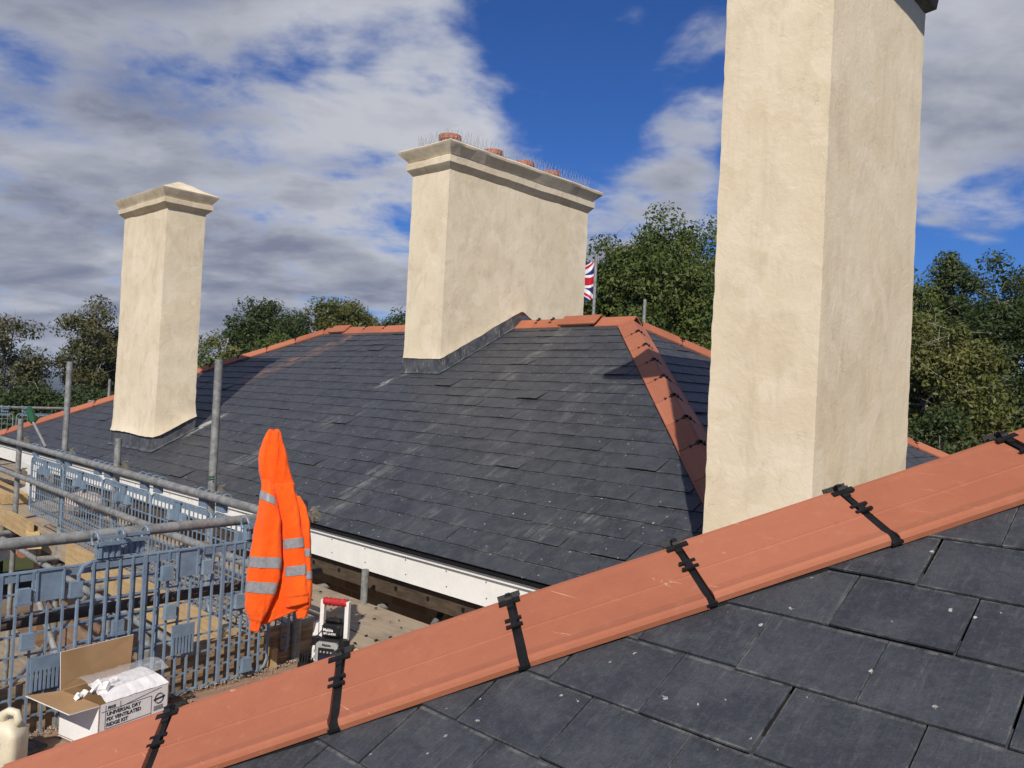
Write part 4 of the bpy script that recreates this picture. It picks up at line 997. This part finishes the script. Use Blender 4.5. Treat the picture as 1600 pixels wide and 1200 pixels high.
for cc, rr in (((.262, .130), .021), ((.262, .130), .018), ((.19, .062), .007)):
    P_ = [(cc[0]+rr*math.cos(2*math.pi*k/20), cc[1]+rr*math.sin(2*math.pi*k/20)) for k in range(21)]
    for k in range(20): line(*P_[k], *P_[k+1], .0007)
line(.236, .128, .288, .134, .0036)
mb.build('printed_lines', M_ink, box)

# ------------------------------------------------------------------ plastic jug
M_jug = simple('cream_plastic', (.62, .56, .42), .45, .12, 18, .1); M_red = simple('red_label', (.36, .03, .035), .5, .6, 40, .05)
jug = empty('plastic_jug', (-3.36, .93, DZ), 'cream plastic jerrycan with a red label at the bottom left edge', 'jerrycan')
ju = Vector((.78, .62, 0)).normalized(); jn = Vector((ju.y, -ju.x, 0)); JC = Vector((-3.345, .925, DZ-.012))
def sup(c, hw, hd, z, n=24, e=.45):
    out = []
    for j in range(n):
        a_ = 2*math.pi*j/n; ca, sa = math.cos(a_), math.sin(a_); out.append(c+ju*hw*math.copysign(abs(ca)**e, ca)+jn*hd*math.copysign(abs(sa)**e, sa)+zz*z)
    return out
mb = MB(); mb.loft([sup(JC, .062, .045, .0), sup(JC, .068, .05, .01), sup(JC, .068, .05, .125), sup(JC, .066, .049, .14), sup(JC-ju*.006, .056, .040, .162), sup(JC-ju*.014, .044, .026, .176)])
mb.build('body', M_jug, jug, smooth=True)
mb = MB(); mb.path([JC+ju*.040+zz*.160, JC+ju*.048+zz*.185, JC+ju*.038+zz*.207, JC+ju*.010+zz*.212, JC-ju*.012+zz*.198, JC-ju*.014+zz*.172], [.016, .015, .014, .014, .016, .018], 12); mb.build('handle', M_jug, jug, smooth=True)
mb = MB(); mb.path([JC-ju*.042+zz*.165, JC-ju*.042+zz*.205], [.020, .020], 16); mb.build('cap', M_black, jug)
mb = MB(); mb.frame_box(JC+zz*.07+jn*.0515-ju*.022, ju*.040, zz*.045, jn*.001); mb.build('label_sticker', M_red, jug)
mb = MB(); mb.frame_box(JC+zz*.05+jn*.0528-ju*.03, ju*.010, zz*.010, jn*.0006); mb.build('sticker_print', M_wtext, jug)

# ------------------------------------------------------------------ bits on the far deck
loose('insulation_board', (-10.45, 2.95, -1.24), .42, .03, .20, -8, M_white, 'white board leaning on the scaffold deck at the far left', 'white board')
loose('timber_stack', (-11.2, 3.0, -1.22), .9, .16, .05, 2, M_boardX, 'stack of weathered boards on the deck behind the white board', 'timber stack')
loose('timber_beam', (-10.9, 2.75, -1.38), 1.0, .12, .05, -3, M_toeX, 'tan timber beam lying in front of the white board', 'timber beam')
loose('timber_beam', (-7.95, 2.32, -1.45), .42, .05, .03, -14, M_fresh, 'short pale beam end laid across the far scaffold boards', 'timber beam')
bg = empty('rubble_bag', (-8.2, 3.0, DZ), 'crumpled pale rubble bag on the far left scaffold deck', 'bag')
mb = MB(); rings = []
for k in range(7):
    a_ = math.pi*(k+.3)/6.6; rings.append([Vector((-8.9+.28*math.sin(a_)*math.cos(2*math.pi*j/14)*(1+.2*mnoise.noise((j, k, 0))), 3.05+.2*math.sin(a_)*math.sin(2*math.pi*j/14), DZ+.12-.12*math.cos(a_)*(1+.3*mnoise.noise((j*.7, k, 5))))) for j in range(14)])
mb.loft(rings); mb.build('sack', simple('woven_sack', (.42, .33, .27), .8, .3, 20, .3), bg)
# green-handled brush leaning on the rail
br = empty('brush', (-8.35, 2.55, -.75), 'green headed brush with a grey handle leaning by the far scaffold rail', 'brush')
M_green = simple('green_bristle', (.012, .085, .035), .7, .4, 60, .5, dist=.01)
q0, q1 = Vector((-8.456, 2.53, -.70)), Vector((-8.763, 2.5, -.484))
mb = MB(); mb.tube(q0, q1, .012); mb.build('handle', M_galv, br)
mb = MB(); dq = (Vector((-8.93, 2.5, -.342))-q1); pts = [q1+dq*(k/8) for k in range(9)]; mb.path(pts, [.022, .034, .030, .036, .031, .037, .030, .028, .010], 10); mb.build('bristles', M_green, br)
gt2 = MB(); gt2.path([Vector((-4.665+.028*math.cos(a_/5*2*math.pi), 2.31+.028*math.sin(a_/5*2*math.pi), -.60+.003*a_)) for a_ in range(15)], .003, 5); o = gt2.build('wire_tie', M_green); tag(o, 'green wire tie wrapped round the tall scaffold pole', 'wire tie')

# yard below: skip tarpaulin, pallets and a lower roof
M_blue = simple('blue_tarpaulin', (.01, .03, .42), .45, .3, 8, .3, dist=.02)
yard = build('yard', [(-30, -12, GZ+.004), (10, -12, GZ+.004), (10, 3.6, GZ+.004), (-30, 3.6, GZ+.004)], [(0, 1, 2, 3)], simple('rubble_ground', (.30, .23, .16), .95, .45, 1.6, .5, dist=.05)); tag(yard, kind='structure')
tarp = empty('tarpaulin', (-9.0, 2.0, GZ), 'blue tarpaulin over a heap in the yard seen through the near mesh guard', 'tarpaulin')
tv = []; tf = []
for i in range(13):
    for j in range(9):
        x = -10.3+2.0*i/12; y = .9+1.6*j/8; tv.append((x, y, GZ+3.2+.25*mnoise.noise((x*2, y*2, 0))+.15*mnoise.noise((x*6, y*6, 0))))
for i in range(12):
    for j in range(8): a_ = i*9+j; tf.append((a_, a_+9, a_+10, a_+1))
k = len(tv); tv += [(v[0], v[1], GZ) for v in tv]
tf += [(i, i+1, i+1+k, i+k) for i in range(8)]+[((i+1)*9, i*9, i*9+k, (i+1)*9+k) for i in range(12)]+[(i*9+8, (i+1)*9+8, (i+1)*9+8+k, i*9+8+k) for i in range(12)]+[(108+i+1, 108+i, 108+i+k, 108+i+1+k) for i in range(8)]
build('sheet', tv, tf, M_blue, tarp)
for i in range(26):
    x, y, z = rng.uniform(-12, -6.5), rng.uniform(-.5, 2.0), GZ+rng.uniform(.3, 2.2)
    loose('plank', (x, y, z), rng.uniform(.5, 1.1), rng.uniform(.06, .12), .02, rng.uniform(-60, 60), rng.choice((M_boardX, M_toeX, M_boardY)), 'loose plank in the heap of old boards down in the yard', 'plank')['group'] = 'planks in the yard heap'
heap = MB(); hv = []; 
for i in range(21):
    for j in range(21):
        x = -13+7*i/20; y = -1.5+4.2*j/20; d = math.hypot((x+9.3)/3.6, (y-.7)/2.2); hv.append((x, y, GZ+.02+max(0, 2.0*(1-d))+.25*mnoise.noise((x*1.7, y*1.7, 2))*max(0, 1.3-d)))
hf = [(i*21+j, (i+1)*21+j, (i+1)*21+j+1, i*21+j+1) for i in range(20) for j in range(20)]
tag(build('rubble_heap', hv, hf, simple('rubble', (.38, .27, .19), .95, .5, 4, .6, dist=.06)), kind='stuff')
low = empty('outbuilding', (-24, 5, GZ), 'low dark slate outbuilding with an orange ridge beyond the scaffold at the left edge', 'outbuilding')
mb = MB(); mb.add([(-26, 2.4, -5.6), (-22.0, 2.4, -5.6), (-22.0, 6.2, -4.4), (-26, 6.2, -4.4), (-26, 10, -5.6), (-22, 10, -5.6)], [(0, 1, 2, 3), (3, 2, 5, 4)]); mb.build('roof', simple('plain_slate', (.045, .048, .055), .6, .3, 8, .3), low)
mb = MB(); mb.box(-25.8, -22.2, 2.8, 9.6, GZ, -5.62); mb.build('wall', M_brick, low)
mb = MB(); mb.path([(-26, 6.2, -4.37), (-21.95, 6.2, -4.37)], .13, 10); mb.build('ridge', M_tile, low)

# ------------------------------------------------------------------ flag
fpole = empty('flag_pole', (-9.89, 12.62, GZ), 'slim grey flag pole standing behind the ridge', 'flag pole')
F0 = Vector((-9.888, 12.62, 0))
part_tube('pole', (F0.x, F0.y, GZ), (F0.x, F0.y, 2.86), par=fpole, r_=.032)
mb = MB(); mb.path([(F0.x, F0.y, 2.86), (F0.x, F0.y, 2.89), (F0.x, F0.y, 2.91)], [.034, .04, .012], 10); mb.build('finial', M_galv, fpole)
Mfw = simple('flag_white', (.78, .78, .80), .8, .05, 10, .05); Mfr = simple('flag_red', (.48, .012, .035), .8, .1, 10, .05); Mfb = simple('flag_blue', (.012, .022, .13), .8, .1, 10, .05)
def jack(u_, v_):
    """union jack, u 0..2, v 0..1"""
    x, y = u_-1.0, v_-.5
    if abs(y) < .1 or abs(x) < .1: return 1
    if abs(y) < .167 or abs(x) < .167: return 0
    s_ = 1 if x*y > 0 else -1; d = (y-s_*x*.5)/math.sqrt(1.25); 
    side = (1 if (x > 0) else -1)
    if abs(d) < .1:
        dd = d*side*(1)
        if 0 < dd*1 < .067 and s_ > 0: return 1
        if -.067 < dd < 0 and s_ < 0: return 1
        return 0
    return 2
NU, NV = 120, 60; fv = []; ff = []; fm = []
fd = Vector((-.45, -.10, 0)).normalized(); fs_ = Vector((fd.y, -fd.x, 0))
for i in range(NU+1):
    for j in range(NV+1):
        u_ = 1.5*i/NU; v_ = .76*j/NV
        sag = .30*u_*(.6+.4*u_/1.5); com = .55
        p_ = F0+Vector((0, 0, 2.02+v_+.0))+fd*(.03+u_*com)+Vector((0, 0, -sag*.55))+fs_*(.13*math.sin(u_*9+v_*1.5)*min(1, u_*3))
        fv.append(tuple(p_))
for i in range(NU):
    for j in range(NV):
        a_ = i*(NV+1)+j; ff.append((a_, a_+NV+1, a_+NV+2, a_+1)); fm.append([0, 1, 2][jack(2*(i+.5)/NU, (j+.5)/NV)])
o = build('flag', fv, ff, Mfw, None, mats=[Mfw, Mfr, Mfb], fmat=fm, smooth=True, loc=tuple(F0+Vector((0, 0, 2.0)))); tag(o, 'red white and blue union flag hanging from the slim grey pole beside the middle chimney', 'flag')

# ------------------------------------------------------------------ trees
def leaf_mat(name, a, b_, c):
    m = bpy.data.materials.new(name); m.use_nodes = True; t = NT(m.node_tree); bs_ = t.n['Principled BSDF']; bs_.inputs['Roughness'].default_value = .55; bs_.inputs['Specular IOR Level'].default_value = .3
    r_ = t.add('ShaderNodeNewGeometry').outputs['Random Per Island']; n = t.noise(pos(t), .9, 4, .6)
    col = t.mix(r_, a, b_); col = t.mix(t.math('MULTIPLY', t.rng(n, .48, .68), .75), col, c); setc(t, bs_, col)
    tr = t.add('ShaderNodeBsdfTranslucent'); t.l.new(t.mix(.5, col, (.10, .14, .01)), tr.inputs[0]); mx = t.add('ShaderNodeMixShader'); mx.inputs[0].default_value = .22
    t.l.new(bs_.outputs[0], mx.inputs[1]); t.l.new(tr.outputs[0], mx.inputs[2]); t.l.new(mx.outputs[0], t.n['Material Output'].inputs[0]); return m
L_green = leaf_mat('leaf_green', (.052, .080, .016), (.090, .122, .026), (.15, .165, .04))
L_dark = leaf_mat('leaf_dark', (.030, .052, .014), (.055, .080, .022), (.085, .105, .03))
L_olive = leaf_mat('leaf_olive', (.078, .090, .020), (.125, .132, .032), (.18, .165, .045))
L_brown = leaf_mat('leaf_browning', (.060, .068, .024), (.10, .095, .038), (.15, .125, .055))
M_bark = simple('bark', (.19, .165, .125), .9, .4, 8, .5, dist=.02); M_bark2 = simple('pale_bark', (.33, .30, .24), .85, .3, 8, .5, dist=.02)
nprng = np.random.default_rng(11)
def tree(label, x, y, ztop, crw, zlow, lm, nclump=160, perc=150, leaf=.10, fine_=1.75, clump=.55, seed=0, bark=M_bark, bare=0, group='trees standing behind the house', shell=.35, name='leafy_tree', droop=0.3, cat='tree', zbase=GZ):
    perc = int(perc*fine_); leaf = leaf/math.sqrt(fine_)
    g = np.random.default_rng(seed); r0 = random.Random(seed)
    o = empty(name, (x, y, zbase), label, cat, group)
    cz = (ztop+zlow)/2; hh = (ztop-zlow)/2; c0 = np.array([x, y, cz])
    # clump centres fill an uneven ellipsoid
    pts = []
    while len(pts) < nclump:
        d = g.normal(size=3); d /= np.linalg.norm(d); rr = (shell+(1-shell)*g.random())**.6
        k = 1+.30*mnoise.noise((d[0]*1.7+seed, d[1]*1.7, d[2]*1.7))+.12*mnoise.noise((d[0]*5+seed, d[1]*5, d[2]*5))
        # rounder top, fuller sides
        p_ = c0+d*np.array([crw, crw, hh])*rr*k*np.array([1, 1, 1 if d[2] > 0 else .95]); pts.append(p_)
    pts = np.array(pts)
    # limbs
    tb = MB(); base = Vector((x, y, zbase)); fork = Vector((x+r0.uniform(-.3, .3), y+r0.uniform(-.3, .3), zlow+(ztop-zlow)*.18)); tr_ = .045*(ztop-zbase)**.8*.42
    tb.path([base, base.lerp(fork, .5)+Vector((r0.uniform(-.15, .15), r0.uniform(-.15, .15), 0)), fork], [tr_, tr_*.8, tr_*.62], 9)
    idx = g.choice(len(pts), size=min(len(pts), 46+bare), replace=False); mains = [fork+Vector((math.cos(a_)*crw*.35, math.sin(a_)*crw*.35, hh*.75)) for a_ in (0.4, 1.7, 2.9, 4.1, 5.3)]+[Vector((x, y, ztop-hh*.35))]
    for mpt in mains: tb.path([fork, fork.lerp(mpt, .5)+Vector((0, 0, .25)), mpt], [tr_*.5, tr_*.34, tr_*.2], 6)
    for i in idx:
        p_ = Vector(pts[i]); mpt = min(mains+[fork], key=lambda q: (q-p_).length); md = mpt.lerp(p_, .5)+Vector((r0.uniform(-.3, .3), r0.uniform(-.3, .3), r0.uniform(0, .4)))
        tb.path([mpt, md, p_+(p_-mpt)*.04], [tr_*.2, tr_*.11, tr_*.035], 5, cap=False)
        for q in range(3):
            e = p_+Vector((r0.uniform(-1, 1), r0.uniform(-1, 1), r0.uniform(-.6, 1)))*clump*1.3; tb.path([md.lerp(p_, .55), p_.lerp(e, .4), e], [tr_*.06, tr_*.04, tr_*.018], 4, cap=False)
    tb.build('trunk', bark, o, smooth=True)
    # leaves: small bent quads
    n = nclump*perc; ci = np.repeat(np.arange(nclump), perc); rad = clump*(.65+.7*g.random(nclump))[ci]
    off = g.normal(size=(n, 3)); off /= np.linalg.norm(off, axis=1)[:, None]; off *= (g.random(n)**.45)[:, None]*rad[:, None]; off[:, 2] *= .72
    off[:, 2] -= droop*(off[:, 0]**2+off[:, 1]**2)/np.maximum(rad, .1)*.6
    c = pts[ci]+off
    nrm = off/np.linalg.norm(off, axis=1)[:, None]*.8+g.normal(size=(n, 3))*.65+np.array([0, 0, .45]); nrm /= np.linalg.norm(nrm, axis=1)[:, None]
    t1 = np.cross(nrm, g.normal(size=(n, 3))); t1 /= np.linalg.norm(t1, axis=1)[:, None]; t2 = np.cross(nrm, t1)
    s_ = leaf*(.6+.8*g.random(n))[:, None]
    v = np.stack([c-t1*s_, c-t2*s_*.42+nrm*s_*.12, c+t1*s_, c+t2*s_*.42+nrm*s_*.12], 1).reshape(-1, 3)-np.array([x, y, zbase])
    me = bpy.data.meshes.new('crown'); me.vertices.add(4*n); me.vertices.foreach_set('co', v.ravel().astype(np.float32))
    me.loops.add(4*n); me.loops.foreach_set('vertex_index', np.arange(4*n, dtype=np.int32)); me.polygons.add(n)
    me.polygons.foreach_set('loop_start', np.arange(0, 4*n, 4, dtype=np.int32)); me.polygons.foreach_set('loop_total', np.full(n, 4, dtype=np.int32))
    me.materials.append(lm); me.update(calc_edges=True); me.validate()
    co = bpy.data.objects.new('crown', me); COL.objects.link(co); co.parent = o; ORG[co.name] = ORG[o.name]
    return o
def at(px, D):   # plan position at forward distance D in the direction of picture column px (eye level)
    v = (RT*((px-800)/FPX)+FW)*D; return v.x, v.y
def zat(px, py, D): return ((RT*((px-800)/FPX)+FW+UP*((600-py)/FPX))*D).z
def T(px, top, wpx, D, lowpx, lm, label, **kw):
    x, y = at(px, D); tree(label, x, y, zat(px, top, D), wpx/2*D/FPX, zat(px, lowpx, D), lm, **kw)
T(1000, 358, 245, 24, 690, L_green, 'tall green ash tree behind the flag, between the middle and right chimneys', nclump=330, perc=170, leaf=.085, clump=.62, seed=3)
T(1120, 366, 200, 27, 800, L_green, 'green ash tree half hidden behind the right chimney', nclump=240, perc=150, leaf=.09, clump=.65, seed=4)
T(1060, 500, 130, 19, 860, L_olive, 'olive green tree low behind the far hip, left of the right chimney', nclump=120, perc=150, leaf=.075, clump=.5, seed=5)
T(1395, 425, 150, 26, 760, L_green, 'green tree against the right edge of the right chimney', nclump=180, perc=150, leaf=.09, clump=.62, seed=6)
T(1484, 398, 80, 27, 620, L_dark, 'dark slender treetop standing above the others right of the right chimney', nclump=90, perc=150, leaf=.09, clump=.5, seed=7)
T(1590, 412, 190, 23, 880, L_dark, 'dark dense tree at the right edge of the picture', nclump=300, perc=170, leaf=.08, clump=.6, seed=8, bark=M_bark2, shell=.3)
T(1478, 500, 170, 18, 800, L_olive, 'olive tree with bare pale twigs right of the right chimney', nclump=150, perc=150, leaf=.07, clump=.48, seed=9, bark=M_bark2, bare=40)
T(1460, 640, 200, 15.5, 1000, L_dark, 'dark shrubby tree low beyond the slate valley at right', nclump=140, perc=150, leaf=.07, clump=.45, seed=10)
T(14, 492, 125, 26, 720, L_brown, 'thin sunlit tree at the left edge of the picture', nclump=80, perc=110, leaf=.075, clump=.50, seed=12, bark=M_bark2, shell=.2)
T(140, 476, 100, 28, 640, L_brown, 'open browning tree with a pale trunk just left of the left chimney', nclump=80, perc=105, leaf=.075, clump=.48, seed=13, bark=M_bark2, shell=.2)
T(215, 500, 90, 30, 680, L_brown, 'browning tree hidden behind the left chimney', nclump=60, perc=100, leaf=.08, clump=.5, seed=14, bark=M_bark2)
T(30, 604, 170, 22, 800, L_dark, 'dark bushy tree low at the left behind the pale mesh guards', nclump=150, perc=140, leaf=.075, clump=.5, seed=15)
T(150, 606, 130, 25, 760, L_dark, 'dark bushy tree low left of the left chimney', nclump=120, perc=140, leaf=.08, clump=.5, seed=16)
T(338, 500, 90, 26, 700, L_olive, 'half bare twiggy tree just right of the left chimney', nclump=46, perc=100, leaf=.075, clump=.42, seed=17, bark=M_bark2, bare=60, shell=.5)
T(400, 470, 90, 34, 640, L_dark, 'dark oak rising beyond the far hip', nclump=120, perc=130, leaf=.10, clump=.6, seed=18)
T(452, 478, 75, 36, 640, L_dark, 'dark tree between the oak and the round tree beyond the roof', nclump=90, perc=120, leaf=.10, clump=.6, seed=19)
T(432, 520, 60, 28, 640, L_green, 'small bright green tree in front of the dark oak', nclump=70, perc=130, leaf=.085, clump=.5, seed=20)
T(535, 464, 104, 36, 620, L_olive, 'round topped green tree above the left end of the ridge', nclump=150, perc=140, leaf=.10, clump=.6, seed=21)
T(618, 484, 70, 38, 620, L_dark, 'dark low tree against the left edge of the middle chimney', nclump=80, perc=120, leaf=.11, clump=.6, seed=22)
T(335, 570, 110, 24, 720, L_green, 'green bushy tree low behind the far hip right of the left chimney', nclump=90, perc=130, leaf=.075, clump=.5, seed=23)
# woodland mass beyond, seen only through the gaps
wv = []
for i in range(46000):
    an = nprng.random(); px = -150+1900*an; D = 44+26*nprng.random(); 
    x, y = at(px, D)
    hmax = -1.5+2.6*mnoise.noise((px*.006, 1, 0)) + (5.2 if px > 880 else 0)
    if px < 220: hmax = -3.2
    z = GZ+(hmax-GZ)*nprng.random()**.6; c = Vector((x, y, z)); n_ = Vector(nprng.normal(size=3)).normalized(); a_ = n_.orthogonal()*.22; b_ = n_.cross(a_.normalized())*.14
    wv += [c-a_, c-b_, c+a_, c+b_]
wf = [(4*i, 4*i+1, 4*i+2, 4*i+3) for i in range(len(wv)//4)]
tag(build('woodland', wv, wf, L_dark), kind='stuff')

# ------------------------------------------------------------------ air: far hills fade to blue
hzm = bpy.data.materials.new('air'); hzm.use_nodes = True; hn_ = hzm.node_tree; hn_.nodes.clear()
pv = hn_.nodes.new('ShaderNodeVolumePrincipled'); pv.inputs['Color'].default_value = (.62, .74, .95, 1); pv.inputs['Density'].default_value = .00022; pv.inputs['Anisotropy'].default_value = .0
ho = hn_.nodes.new('ShaderNodeOutputMaterial'); hn_.links.new(pv.outputs[0], ho.inputs['Volume'])
mb = MB(); mb.box(-4300, 4300, -4300, 4300, -71, 45); tag(mb.build('haze', hzm), kind='stuff')
